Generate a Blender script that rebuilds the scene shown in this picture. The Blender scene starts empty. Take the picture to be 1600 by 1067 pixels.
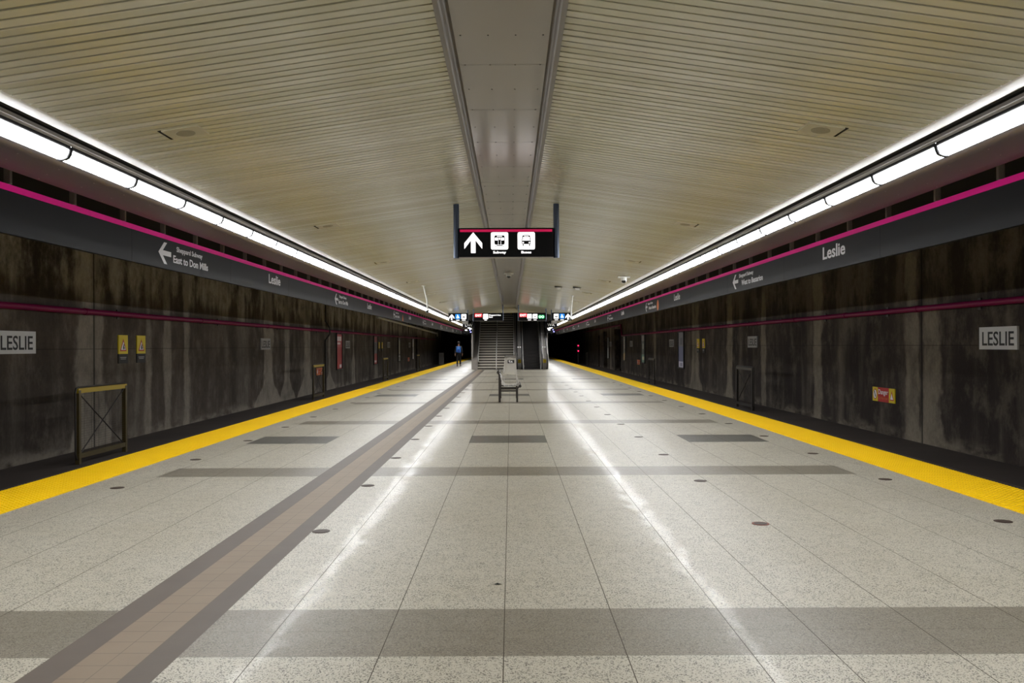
import bpy, math, random
from mathutils import Matrix, Vector
random.seed(7)
PI = math.pi
sc = bpy.context.scene
COL = sc.collection

# ------------------------------------------------------------------ camera
cam_d = bpy.data.cameras.new('camera')
cam = bpy.data.objects.new('camera', cam_d)
COL.objects.link(cam)
cam.location = (0.055, 0.0, 1.5)
cam.rotation_euler = (PI / 2, 0.0044, 0)
cam_d.sensor_width = 36.0
cam_d.lens = 36.0 * 1325 / 1600
cam_d.shift_x = 2 / 1600
cam_d.shift_y = 6.5 / 1600
cam_d.clip_start = 0.05
cam_d.clip_end = 400
sc.camera = cam

# ------------------------------------------------------------------ world, exposure, lamp strength
w = bpy.data.worlds.new('world')
sc.world = w
w.use_nodes = True
w.node_tree.nodes['Background'].inputs[0].default_value = (0.0, 0.0, 0.0, 1)
w.node_tree.nodes['Background'].inputs[1].default_value = 0.0
sc.view_settings.view_transform = 'Standard'
sc.view_settings.look = 'None'
sc.view_settings.exposure = -0.14
sc.view_settings.gamma = 1.0
sc.view_settings.use_curve_mapping = False
PANEL_LIGHT = 82.0          # downward face of the fluorescent panels
PANEL_SIDE = 28.0           # their upright side lens
sc.cycles.max_bounces = 8
sc.cycles.diffuse_bounces = 5
sc.cycles.sample_clamp_indirect = 6.0

# ------------------------------------------------------------------ material helpers
def srgb(r, g, b):
    f = lambda c: (c / 255) / 12.92 if c / 255 <= 0.04045 else ((c / 255 + 0.055) / 1.055) ** 2.4
    return (f(r), f(g), f(b), 1.0)

def mat(name, col, rough=0.5, metal=0.0, emit=None, es=0.0, spec=0.5, var=0.0, scale=8.0, bump=0.0, alpha=1.0):
    m = bpy.data.materials.new(name)
    m.use_nodes = True
    nt = m.node_tree
    b = nt.nodes['Principled BSDF']
    b.inputs['Base Color'].default_value = col
    b.inputs['Roughness'].default_value = rough
    b.inputs['Metallic'].default_value = metal
    b.inputs['Specular IOR Level'].default_value = spec
    b.inputs['Alpha'].default_value = alpha
    if emit:
        b.inputs['Emission Color'].default_value = emit
        b.inputs['Emission Strength'].default_value = es
    if var or bump:
        tc = nt.nodes.new('ShaderNodeTexCoord')
        no = nt.nodes.new('ShaderNodeTexNoise')
        no.inputs['Scale'].default_value = scale
        no.inputs['Detail'].default_value = 6
        nt.links.new(tc.outputs['Object'], no.inputs['Vector'])
        if var:
            hs = nt.nodes.new('ShaderNodeMix'); hs.data_type = 'RGBA'
            hs.inputs[6].default_value = tuple(c * (1 - var) for c in col[:3]) + (1,)
            hs.inputs[7].default_value = tuple(min(1, c * (1 + var)) for c in col[:3]) + (1,)
            nt.links.new(no.outputs['Fac'], hs.inputs[0])
            nt.links.new(hs.outputs[2], b.inputs['Base Color'])
        if bump:
            bu = nt.nodes.new('ShaderNodeBump')
            bu.inputs['Strength'].default_value = bump
            bu.inputs['Distance'].default_value = 0.01
            nt.links.new(no.outputs['Fac'], bu.inputs['Height'])
            nt.links.new(bu.outputs['Normal'], b.inputs['Normal'])
    return m

class NB:
    """small node builder"""
    def __init__(s, nt): s.nt = nt
    def n(s, t, **kw):
        x = s.nt.nodes.new(t)
        for k, v in kw.items(): setattr(x, k, v)
        return x
    def put(s, sock, v):
        if hasattr(v, 'is_linked') or isinstance(v, bpy.types.NodeSocket): s.nt.links.new(v, sock)
        else: sock.default_value = v
    def m(s, op, a, b=None, c=None, clamp=False):
        x = s.n('ShaderNodeMath', operation=op, use_clamp=clamp)
        s.put(x.inputs[0], a)
        if b is not None: s.put(x.inputs[1], b)
        if c is not None: s.put(x.inputs[2], c)
        return x.outputs[0]
    def mix(s, f, a, b):
        x = s.n('ShaderNodeMix', data_type='RGBA')
        s.put(x.inputs[0], f); s.put(x.inputs[6], a); s.put(x.inputs[7], b)
        return x.outputs[2]
    def noise(s, vec, scale, detail=5, rough=0.55):
        x = s.n('ShaderNodeTexNoise')
        x.inputs['Scale'].default_value = scale
        x.inputs['Detail'].default_value = detail
        x.inputs['Roughness'].default_value = rough
        s.nt.links.new(vec, x.inputs['Vector'])
        return x.outputs['Fac']
    def ramp(s, v, a, b):
        x = s.n('ShaderNodeMapRange', interpolation_type='SMOOTHSTEP')
        s.put(x.inputs[0], v); s.put(x.inputs[1], a); s.put(x.inputs[2], b)
        return x.outputs[0]
    def stretch(s, vec, sx, sy, sz):
        x = s.n('ShaderNodeMapping')
        x.inputs['Scale'].default_value = (sx, sy, sz)
        s.nt.links.new(vec, x.inputs['Vector'])
        return x.outputs[0]

def new_mat(name):
    m = bpy.data.materials.new(name); m.use_nodes = True
    return m, NB(m.node_tree), m.node_tree.nodes['Principled BSDF']

# terrazzo floor
def terrazzo(name, base, chip_dark, chip_light, dens, rough):
    m, q, b = new_mat(name)
    tc = q.n('ShaderNodeTexCoord').outputs['Object']
    v = q.n('ShaderNodeTexVoronoi'); v.inputs['Scale'].default_value = 175
    q.nt.links.new(tc, v.inputs['Vector'])
    sep = q.n('ShaderNodeSeparateColor'); q.nt.links.new(v.outputs['Color'], sep.inputs[0])
    cl = q.noise(tc, 9, 3)
    th = q.m('ADD', dens, q.m('MULTIPLY', q.m('SUBTRACT', cl, 0.5), 0.5))
    isd = q.m('LESS_THAN', sep.outputs[0], th)
    isl = q.m('GREATER_THAN', sep.outputs[1], 0.72)
    col = q.mix(q.m('MULTIPLY', isl, 0.5), base, chip_light)
    col = q.mix(q.m('MULTIPLY', isd, 0.8), col, chip_dark)
    big = q.noise(tc, 0.9, 4)
    col2 = q.n('ShaderNodeMix', data_type='RGBA', blend_type='MULTIPLY')
    q.put(col2.inputs[0], q.m('MULTIPLY', q.ramp(big, 0.35, 0.75), 0.35)); q.put(col2.inputs[6], col)
    q.put(col2.inputs[7], (0.78, 0.74, 0.66, 1))
    q.nt.links.new(col2.outputs[2], b.inputs['Base Color'])
    # polished, slightly uneven slabs
    wob = q.noise(q.stretch(tc, 1.0, 1.0, 1.0), 1.6, 2)
    wob2 = q.noise(tc, 5, 2)
    bu = q.n('ShaderNodeBump'); bu.inputs['Strength'].default_value = 1.0; bu.inputs['Distance'].default_value = 0.004
    q.put(bu.inputs['Height'], q.m('ADD', wob, q.m('MULTIPLY', wob2, 0.45)))
    q.nt.links.new(bu.outputs['Normal'], b.inputs['Normal'])
    b.inputs['Roughness'].default_value = 0.36
    b.inputs['Specular IOR Level'].default_value = 0.15
    b.inputs['Coat Weight'].default_value = 0.17
    b.inputs['Coat IOR'].default_value = 1.08
    q.put(b.inputs['Coat Roughness'], q.m('ADD', rough - .10, q.m('MULTIPLY', q.noise(tc, 2.2, 4), 0.10)))
    q.nt.links.new(bu.outputs['Normal'], b.inputs['Coat Normal'])
    return m

M = {}
M['terrazzo'] = terrazzo('light terrazzo', srgb(182, 176, 160), srgb(66, 60, 53), srgb(204, 199, 185), 0.20, 0.13)
M['terrazzo_dark'] = terrazzo('grey terrazzo band', srgb(128, 121, 107), srgb(92, 86, 75), srgb(158, 151, 138), 0.20, 0.13)
M['terrazzo_block'] = terrazzo('dark terrazzo block', srgb(100, 97, 90), srgb(70, 68, 62), srgb(135, 131, 122), 0.25, 0.13)
M['grout'] = mat('dark joint', srgb(74, 66, 54), 0.5, spec=0.1)
M['grout_faint'] = mat('faint joint', srgb(140, 136, 122), 0.3, spec=0.1)
M['paver_tan'] = mat('tan paver', srgb(134, 118, 99), 0.5, spec=0.12, var=0.14, scale=3)
M['paver_brown'] = mat('brown paver', srgb(98, 88, 79), 0.5, spec=0.12, var=0.12, scale=4)
M['paver_joint'] = mat('paver joint', srgb(96, 84, 72), 0.7)
M['yellow'] = mat('yellow tactile rubber', srgb(250, 202, 0), 0.55, spec=0.15, var=0.06, scale=1.5)
M['platform_side'] = mat('platform side concrete', srgb(60, 54, 48), 0.9)
M['track'] = mat('track bed', srgb(58, 48, 43), 0.95, var=0.4, scale=2, bump=0.4)
M['rail'] = mat('rail steel', srgb(120, 110, 100), 0.35, 0.9)
M['dark'] = mat('near black paint', srgb(18, 18, 20), 0.5)
M['void'] = mat('dark tunnel concrete', srgb(22, 20, 19), 0.95)
M['metal'] = mat('satin aluminium', srgb(225, 223, 220), 0.35, 0.3)
M['bull'] = mat('bullnose enamel', srgb(236, 237, 240), 0.4, 0.0)
M['reflector'] = mat('grey reflector paint', srgb(170, 168, 172), 0.45, 0.1)
M['soffit'] = mat('soffit metal panel', srgb(138, 130, 142), 0.33, 0.35, var=0.05, scale=0.6)
M['screw'] = mat('bright screw', srgb(230, 228, 228), 0.3, 0.9)
M['screw_dark'] = mat('dark screw', srgb(70, 62, 56), 0.5)
M['trough'] = mat('centre ceiling metal panel', srgb(160, 154, 146), 0.22, 0.4, var=0.05, scale=0.7)
M['trough_lip'] = mat('centre trim metal', srgb(118, 112, 106), 0.5, 0.1)
M['diffuser'] = mat('lit diffuser', (1, 1, 1, 1), 0.5, emit=(0.97, 0.985, 1.0, 1), es=PANEL_LIGHT)
M['diffuser_side'] = mat('lit diffuser side lens', (1, 1, 1, 1), 0.5, emit=(0.97, 0.985, 1.0, 1), es=PANEL_SIDE)
M['frame'] = mat('light frame', srgb(26, 25, 28), 0.5, spec=0.2)
M['magenta'] = mat('magenta enamel', srgb(255, 8, 160), 0.45, spec=0.2)
M['band'] = mat('charcoal enamel panel', srgb(22, 23, 26), 0.45, spec=0.12, var=0.04, scale=0.8)
M['white'] = mat('white lettering', srgb(240, 240, 244), 0.5)
M['orange'] = mat('orange mark', srgb(236, 120, 40), 0.5)
M['pipe'] = mat('magenta pipe paint', srgb(120, 10, 66), 0.45, spec=0.2, var=0.2, scale=2)
M['gate'] = mat('olive painted steel', srgb(74, 62, 30), 0.5, var=0.3, scale=6)
M['gate_top'] = mat('yellow rail tape', srgb(165, 140, 30), 0.5)
M['gate_dark'] = mat('dark steel', srgb(42, 36, 30), 0.5)
M['black'] = mat('black sign face', srgb(7, 7, 8), 0.4, spec=0.15)
M['tube'] = mat('dark blue grey tube', srgb(58, 66, 80), 0.3, 0.6)
M['lit_white'] = mat('backlit white', (1, 1, 1, 1), 0.5, emit=(1, 0.97, 0.97, 1), es=1.6)
M['lit_magenta'] = mat('backlit magenta', srgb(150, 0, 60), 0.5, emit=srgb(190, 0, 70), es=0.75)
M['lit_red'] = mat('backlit red', srgb(230, 40, 50), 0.5, emit=srgb(235, 30, 45), es=1.1)
M['lit_blue'] = mat('backlit blue', srgb(0, 110, 200), 0.5, emit=srgb(0, 115, 205), es=1.1)
M['lit_green'] = mat('backlit green', srgb(20, 170, 100), 0.5, emit=srgb(20, 175, 105), es=1.0)
M['signal'] = mat('red signal lens', (1, 0, 0.05, 1), 0.4, emit=(1.0, 0.01, 0.08, 1), es=6)
M['plate'] = mat('station name plate', srgb(205, 205, 205), 0.5, var=0.08, scale=4)
M['plate_dirty'] = mat('small station plate', srgb(150, 148, 146), 0.6, var=0.15, scale=6)
M['ink'] = mat('black ink', srgb(20, 20, 22), 0.6)
M['warn'] = mat('warning yellow', srgb(225, 200, 10), 0.5)
M['red'] = mat('sign red', srgb(190, 32, 26), 0.5)
M['danger_orange'] = mat('danger orange', srgb(205, 110, 50), 0.5)
M['stair'] = mat('stair tread stone', srgb(205, 198, 184), 0.55, var=0.1, scale=3)
M['riser'] = mat('stair riser', srgb(84, 78, 70), 0.6)
M['steel'] = mat('brushed stainless', srgb(205, 200, 195), 0.35, 0.4)
M['steel_dark'] = mat('dull stainless', srgb(150, 144, 138), 0.38, 0.4)
M['rubber'] = mat('black rubber', srgb(16, 15, 15), 0.5)
M['step'] = mat('escalator step', srgb(38, 34, 32), 0.45, 0.4)
M['white_paint'] = mat('white paint', srgb(220, 220, 215), 0.4)
M['cctv_black'] = mat('smoked dome', srgb(14, 14, 16), 0.1)
M['ceil_plate'] = mat('speaker plate', srgb(178, 170, 142), 0.45)
M['ceil_grille'] = mat('speaker grille', srgb(138, 130, 104), 0.6)
M['disc'] = mat('bronze floor disc', srgb(74, 62, 55), 0.5, 0.0, spec=0.1, var=0.2, scale=20)
M['disc_red'] = mat('rusty floor disc', srgb(128, 74, 62), 0.5, 0.0, spec=0.1, var=0.2, scale=30)
M['bag'] = mat('clear bag plastic', srgb(215, 210, 200), 0.25, alpha=0.5)
M['wall_grey'] = mat('mezzanine wall grey', srgb(128, 124, 118), 0.5, var=0.06, scale=1)
M['led_blue'] = mat('violet led', (0.3, 0.3, 1, 1), 0.5, emit=(0.35, 0.35, 1, 1), es=2.5)

# slatted ceiling paint: each slat a little different
m, q, b = new_mat('beige slat enamel')
tc = q.n('ShaderNodeTexCoord').outputs['Object']
sep = q.n('ShaderNodeSeparateXYZ'); q.nt.links.new(tc, sep.inputs[0])
idx = q.m('FLOOR', q.m('DIVIDE', sep.outputs[1], 0.108))
wn = q.n('ShaderNodeTexWhiteNoise', noise_dimensions='1D'); q.put(wn.inputs['W'], idx)
big = q.noise(tc, 0.5, 3)
col = q.mix(q.m('MULTIPLY', wn.outputs[0], 0.9), srgb(184, 180, 157), srgb(206, 203, 187))
col = q.mix(q.m('MULTIPLY', q.ramp(big, 0.4, 0.7), 0.5), col, srgb(188, 186, 156))
q.nt.links.new(col, b.inputs['Base Color'])
b.inputs['Roughness'].default_value = 0.22
bu = q.n('ShaderNodeBump'); bu.inputs['Strength'].default_value = 1.0; bu.inputs['Distance'].default_value = 0.0018
cmb = q.n('ShaderNodeCombineXYZ'); q.put(cmb.inputs[1], idx)
wn2 = q.n('ShaderNodeTexWhiteNoise', noise_dimensions='1D'); q.put(wn2.inputs['W'], q.m('ADD', idx, 0.37))
tilt = q.m('MULTIPLY', q.m('MULTIPLY', q.m('SUBTRACT', wn2.outputs[0], 0.5), 2.2), q.m('FRACT', q.m('DIVIDE', sep.outputs[1], 0.108)))
q.put(bu.inputs['Height'], q.m('ADD', q.noise(tc, 1.3, 2), q.m('MULTIPLY', tilt, 0.6)))
q.nt.links.new(bu.outputs['Normal'], b.inputs['Normal'])
M['slat'] = m
M['groove'] = mat('ceiling groove backing', srgb(46, 38, 24), 0.9)

# stained concrete wall: (Y centre, half width, z top, z bottom, flare)
def wall_mat(name, base, dark, pale, streaks, seed, top_light_col=srgb(172, 164, 150)):
    m, q, b = new_mat(name)
    tc = q.n('ShaderNodeTexCoord').outputs['Object']
    sep = q.n('ShaderNodeSeparateXYZ'); q.nt.links.new(tc, sep.inputs[0])
    y, z = sep.outputs[1], sep.outputs[2]
    off = q.n('ShaderNodeMapping'); off.inputs['Location'].default_value = (seed, seed * 3.1, 0)
    q.nt.links.new(tc, off.inputs['Vector'])
    vec = off.outputs[0]
    big = q.noise(q.stretch(vec, 1, 0.35, 0.35), 1.0, 5)
    ver = q.noise(q.stretch(vec, 1, 1.3, 0.22), 1.0, 6, 0.6)
    fine = q.noise(vec, 14, 5, 0.7)
    blot = q.noise(q.stretch(vec, 1, 1, 0.7), 1.7, 9, 0.72)
    col = q.mix(q.ramp(big, 0.3, 0.7), dark, base)
    col = q.mix(q.m('MULTIPLY', q.ramp(ver, 0.45, 0.8), 0.45), col, pale)
    col = q.mix(q.m('MULTIPLY', q.ramp(blot, 0.47, 0.68), 0.28), col, pale)
    col = q.mix(q.m('MULTIPLY', q.ramp(blot, 0.50, 0.34), 0.4), col, dark)
    # light on the upper wall, painted in as a pale tone broken by streaks
    top_light = q.m('MULTIPLY', q.ramp(q.m('ADD', z, q.m('MULTIPLY', q.m('SUBTRACT', ver, 0.5), 1.6)), 2.35, 2.85), q.ramp(q.m('ADD', q.m('MULTIPLY', ver, 0.5), q.m('MULTIPLY', blot, 0.5)), 0.40, 0.60))
    col = q.mix(q.m('MULTIPLY', top_light, 0.9), col, top_light_col)
    wob = q.m('MULTIPLY', q.m('SUBTRACT', q.noise(q.stretch(vec, 1, 1, 0.6), 1.6, 7, 0.6), 0.5), 0.9)
    tot = None
    for yc, hw, zt, zb, fl in streaks:
        low = q.ramp(z, zb + 0.9, zb - 0.1)
        half = q.m('ADD', hw, q.m('MULTIPLY', low, fl))
        d = q.m('SUBTRACT', q.m('ADD', half, q.m('MULTIPLY', wob, min(1, hw * 2 + 0.25))), q.m('ABSOLUTE', q.m('SUBTRACT', y, yc)))
        k = q.ramp(d, -0.06, 0.10)
        k = q.m('MULTIPLY', q.m('MULTIPLY', k, q.ramp(z, zt + 0.25, zt - 0.15)), q.m('ADD', 0.45, q.m('MULTIPLY', q.ramp(blot, 0.3, 0.6), 0.55)))
        tot = k if tot is None else q.m('MAXIMUM', tot, k)
    if tot is not None:
        col = q.mix(q.m('MULTIPLY', tot, 0.85), col, pale)
    # salt crust along the foot
    foot = q.m('MULTIPLY', q.ramp(z, -0.18, -0.42), q.ramp(q.noise(q.stretch(vec, 1, 0.8, 2), 1.5, 5), 0.42, 0.62))
    col = q.mix(q.m('MULTIPLY', foot, 0.6), col, pale)
    # pour joints
    jl = q.m('LESS_THAN', q.m('ABSOLUTE', q.m('SUBTRACT', z, 1.47)), 0.008)
    jy = q.m('ABSOLUTE', q.m('SUBTRACT', q.m('MODULO', q.m('ADD', y, 200 - 16.8), 20.7), 0.0))
    jv = q.m('LESS_THAN', q.m('ABSOLUTE', q.m('SUBTRACT', q.m('MODULO', q.m('ADD', y, 207.0 - 16.8 + 10.35), 20.7), 10.35)), 0.03)
    jv2 = q.m('LESS_THAN', q.m('MODULO', q.m('ADD', y, 200.3), 2.44), 0.012)
    j = q.m('MAXIMUM', q.m('MAXIMUM', q.m('MULTIPLY', jl, 0.6), jv), q.m('MULTIPLY', jv2, 0.35))
    col = q.mix(q.m('MULTIPLY', j, 0.8), col, srgb(14, 12, 10))
    mul = q.n('ShaderNodeMix', data_type='RGBA', blend_type='MULTIPLY')
    q.put(mul.inputs[0], 0.7); q.put(mul.inputs[6], col)
    g = q.m('ADD', 0.55, q.m('MULTIPLY', fine, 0.9))
    cc = q.n('ShaderNodeCombineColor')
    for i in range(3): q.put(cc.inputs[i], g)
    q.put(mul.inputs[7], cc.outputs[0])
    q.nt.links.new(mul.outputs[2], b.inputs['Base Color'])
    b.inputs['Roughness'].default_value = 0.85
    b.inputs['Specular IOR Level'].default_value = 0.25
    bu = q.n('ShaderNodeBump'); bu.inputs['Strength'].default_value = 0.5; bu.inputs['Distance'].default_value = 0.01
    q.put(bu.inputs['Height'], fine); q.nt.links.new(bu.outputs['Normal'], b.inputs['Normal'])
    return m
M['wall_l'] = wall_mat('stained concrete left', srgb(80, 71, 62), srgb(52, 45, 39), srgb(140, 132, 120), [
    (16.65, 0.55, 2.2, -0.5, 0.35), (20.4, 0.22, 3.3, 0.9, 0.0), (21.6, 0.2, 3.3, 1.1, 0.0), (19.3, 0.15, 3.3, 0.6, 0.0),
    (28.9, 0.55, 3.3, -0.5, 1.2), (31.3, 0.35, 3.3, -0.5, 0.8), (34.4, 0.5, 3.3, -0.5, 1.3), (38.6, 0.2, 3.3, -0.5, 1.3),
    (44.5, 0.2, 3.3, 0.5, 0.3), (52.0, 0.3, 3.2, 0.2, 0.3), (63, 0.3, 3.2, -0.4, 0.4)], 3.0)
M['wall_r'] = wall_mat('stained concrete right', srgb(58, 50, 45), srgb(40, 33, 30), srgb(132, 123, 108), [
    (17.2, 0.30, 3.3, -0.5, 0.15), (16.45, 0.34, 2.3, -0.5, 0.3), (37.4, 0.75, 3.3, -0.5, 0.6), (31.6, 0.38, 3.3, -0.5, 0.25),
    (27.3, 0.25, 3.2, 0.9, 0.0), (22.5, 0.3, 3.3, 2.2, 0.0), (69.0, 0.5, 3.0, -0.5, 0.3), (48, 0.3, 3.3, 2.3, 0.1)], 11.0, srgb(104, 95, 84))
M['ledge'] = mat('dark wet ledge', srgb(60, 51, 46), 0.8, var=0.45, scale=1.3, bump=0.3)

# ------------------------------------------------------------------ mesh helpers
class MB:
    def __init__(s):
        s.v = []; s.f = []; s.mi = []; s.sm = []
    def add(s, vs, fs, mi=0, smooth=False):
        o = len(s.v)
        s.v += [tuple(p) for p in vs]
        for f in fs:
            s.f.append(tuple(i + o for i in f)); s.mi.append(mi); s.sm.append(smooth)
        return s
    def quad(s, a, b, c, d, mi=0): return s.add([a, b, c, d], [(0, 1, 2, 3)], mi)
    def box(s, x0, x1, y0, y1, z0, z1, mi=0):
        vs = [(x, y, z) for z in (z0, z1) for y in (y0, y1) for x in (x0, x1)]
        return s.add(vs, [(0, 2, 3, 1), (4, 5, 7, 6), (0, 1, 5, 4), (2, 6, 7, 3), (0, 4, 6, 2), (1, 3, 7, 5)], mi)
    def bar(s, p, q, r, n=8, mi=0, flat=False, r2=None):
        p, q = Vector(p), Vector(q); d = (q - p).normalized()
        r2 = r if r2 is None else r2
        u = d.orthogonal().normalized() if abs(d.z) > 0.99 else d.cross(Vector((0, 0, 1))).normalized()
        t = d.cross(u)
        ph = PI / n if n == 4 else 0
        vs = []
        for c, rr in ((p, r), (q, r2)):
            for i in range(n):
                a = 2 * PI * i / n + ph
                vs.append(c + u * math.cos(a) * rr + t * math.sin(a) * rr)
        fs = [(i, (i + 1) % n, n + (i + 1) % n, n + i) for i in range(n)]
        s.add(vs, fs, mi, not flat and n > 4)
        s.add(vs, [tuple(range(n))[::-1], tuple(range(n, 2 * n))], mi)
        return s
    def path(s, pts, r, n=8, mi=0):
        for a, b in zip(pts, pts[1:]):
            s.bar(a, b, r, n, mi)
        for a in pts[1:-1]: s.ball(a, r, mi=mi, n=n)
        return s
    def ball(s, c, r, mi=0, n=10, sz=1.0, half=0):
        c = Vector(c); k = max(4, n // 2 + 1)
        vs = []; fs = []
        for j in range(k + 1):
            th = PI * j / k
            if half: th = PI / 2 + PI / 2 * j / k if half < 0 else PI / 2 * j / k
            for i in range(n):
                a = 2 * PI * i / n
                vs.append(c + Vector((math.sin(th) * math.cos(a) * r, math.sin(th) * math.sin(a) * r, math.cos(th) * r * sz)))
        for j in range(k):
            for i in range(n):
                fs.append((j * n + i, (j + 1) * n + i, (j + 1) * n + (i + 1) % n, j * n + (i + 1) % n))
        return s.add(vs, fs, mi, True)
    def extrude_y(s, prof, y0, y1, mi=0, smooth=False, closed=False):
        """profile points (x, z) swept along Y"""
        n = len(prof)
        vs = [(x, y0, z) for x, z in prof] + [(x, y1, z) for x, z in prof]
        rng = range(n if closed else n - 1)
        s.add(vs, [(i, (i + 1) % n, n + (i + 1) % n, n + i) for i in rng], mi, smooth)
        if closed: s.add(vs, [tuple(range(n)), tuple(range(n, 2 * n))[::-1]], mi)
        return s
    def extrude_x(s, prof, x0, x1, mi=0, smooth=False):
        """closed profile points (y, z) swept along X"""
        n = len(prof)
        vs = [(x0, y, z) for y, z in prof] + [(x1, y, z) for y, z in prof]
        s.add(vs, [(i, (i + 1) % n, n + (i + 1) % n, n + i) for i in range(n)], mi, smooth)
        s.add(vs, [tuple(range(n)), tuple(range(n, 2 * n))[::-1]], mi)
        return s
    def poly(s, pts, d0=0.0, d1=0.002, mi=0):
        """flat shape (u, v) with a small thickness along local z"""
        n = len(pts)
        vs = [(u, v, d0) for u, v in pts] + [(u, v, d1) for u, v in pts]
        s.add(vs, [tuple(range(n)), tuple(range(n, 2 * n))] + [(i, (i + 1) % n, n + (i + 1) % n, n + i) for i in range(n)], mi)
        return s
    def rect(s, u0, v0, u1, v1, d0=0.0, d1=0.002, mi=0): return s.poly([(u0, v0), (u1, v0), (u1, v1), (u0, v1)], d0, d1, mi)
    def rrect(s, u0, v0, u1, v1, r, d0=0.0, d1=0.002, mi=0):
        pts = []
        for cx, cy, a0 in ((u1 - r, v0 + r, -90), (u1 - r, v1 - r, 0), (u0 + r, v1 - r, 90), (u0 + r, v0 + r, 180)):
            for k in range(5):
                a = math.radians(a0 + 90 * k / 4); pts.append((cx + r * math.cos(a), cy + r * math.sin(a)))
        return s.poly(pts, d0, d1, mi)
    def disc2(s, cu, cv, r, d0=0.0, d1=0.002, mi=0, n=20, ru=None):
        ru = r if ru is None else ru
        return s.poly([(cu + ru * math.cos(2 * PI * i / n), cv + r * math.sin(2 * PI * i / n)) for i in range(n)], d0, d1, mi)
    def ring2(s, cu, cv, r, t, d0=0.0, d1=0.002, mi=0, n=24, a0=0, a1=360):
        for i in range(n):
            a = math.radians(a0 + (a1 - a0) * i / n); b_ = math.radians(a0 + (a1 - a0) * (i + 1) / n)
            s.poly([(cu + r * math.cos(a), cv + r * math.sin(a)), (cu + (r - t) * math.cos(a), cv + (r - t) * math.sin(a)),
                    (cu + (r - t) * math.cos(b_), cv + (r - t) * math.sin(b_)), (cu + r * math.cos(b_), cv + r * math.sin(b_))], d0, d1, mi)
        return s
    def line2(s, a, b_, t, d0=0.0, d1=0.002, mi=0):
        a, b_ = Vector(a), Vector(b_); d = (b_ - a).normalized(); n = Vector((-d.y, d.x)) * t / 2
        return s.poly([tuple(a + n), tuple(a - n), tuple(b_ - n), tuple(b_ + n)], d0, d1, mi)
    def build(s, name, mats, parent=None, mw=None):
        me = bpy.data.meshes.new(name)
        me.from_pydata(s.v, [], s.f)
        if not isinstance(mats, (list, tuple)): mats = [mats]
        for x in mats: me.materials.append(x)
        me.polygons.foreach_set('material_index', s.mi)
        me.polygons.foreach_set('use_smooth', s.sm)
        me.update()
        o = bpy.data.objects.new(name, me)
        COL.objects.link(o)
        if mw is not None: o.matrix_local = mw
        if parent: o.parent = parent
        return o

def empty(name, loc, rz=0.0):
    o = bpy.data.objects.new(name, None); COL.objects.link(o)
    o.location = loc; o.rotation_euler = (0, 0, rz); o.empty_display_size = 0.1
    return o
def tag(o, label, cat=None, group=None, kind=None):
    if label: o['label'] = label
    if cat: o['category'] = cat
    if group: o['group'] = group
    if kind: o['kind'] = kind
    return o
def struct(o):
    o['kind'] = 'structure'; return o
CH = {}
def copy_tree(o, parent=None):
    c = o.copy(); COL.objects.link(c)
    if parent: c.parent = parent
    for ch in KIDS.get(o.name, []):
        copy_tree(ch, c)
    return c
KIDS = {}
def freeze(o):
    """remember a prototype's children for copying"""
    for x in bpy.data.objects:
        if x.parent: KIDS.setdefault(x.parent.name, [])
    KIDS.clear()
    for x in bpy.data.objects:
        if x.parent: KIDS.setdefault(x.parent.name, []).append(x)

def face_frame(origin, u, n):
    """local x = u (reading direction), local y = up, local z = n (towards the reader)"""
    u, n, v = Vector(u), Vector(n), Vector((0, 0, 1))
    mm = Matrix((u, v, n)).transposed().to_4x4()
    mm.translation = Vector(origin)
    return mm

def text(name, body, cap, mats, parent, mw, u=0, v=0, d=0.0, width=None, align='LEFT', bold=0.0, th=0.002):
    """lettering mesh: cap height in metres, optional total width"""
    cu = bpy.data.curves.new(name, 'FONT')
    cu.body = body; cu.size = 1.0; cu.extrude = 0.0; cu.offset = bold; cu.resolution_u = 3
    to = bpy.data.objects.new(name, cu); COL.objects.link(to)
    bpy.context.view_layer.update()
    me = bpy.data.meshes.new_from_object(to.evaluated_get(bpy.context.evaluated_depsgraph_get()))
    bpy.data.objects.remove(to); bpy.data.curves.remove(cu)
    xs = [p.co.x for p in me.vertices]; x0, x1 = min(xs), max(xs)
    sy = cap / 0.729
    sx = sy if width is None else width / (x1 - x0)
    wd = (x1 - x0) * sx
    ou = u - (wd if align == 'RIGHT' else wd / 2 if align == 'CENTER' else 0)
    vs = [((p.co.x - x0) * sx + ou, p.co.y * sy + v, d) for p in me.vertices]
    fs = [tuple(p.vertices) for p in me.polygons]
    bpy.data.meshes.remove(me)
    b_ = MB(); b_.add(vs, fs)
    b_.add([(x, y, z + th) for x, y, z in vs], fs)
    # side walls on open edges
    cnt = {}
    for f in fs:
        for i in range(len(f)):
            e = (f[i], f[(i + 1) % len(f)]); k = tuple(sorted(e)); cnt.setdefault(k, []).append(e)
    N = len(vs)
    for k, l in cnt.items():
        if len(l) == 1:
            a, c = l[0]
            b_.f.append((a, c, c + N, a + N)); b_.mi.append(0); b_.sm.append(False)
    return b_.build(name, mats, parent, mw)

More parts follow.
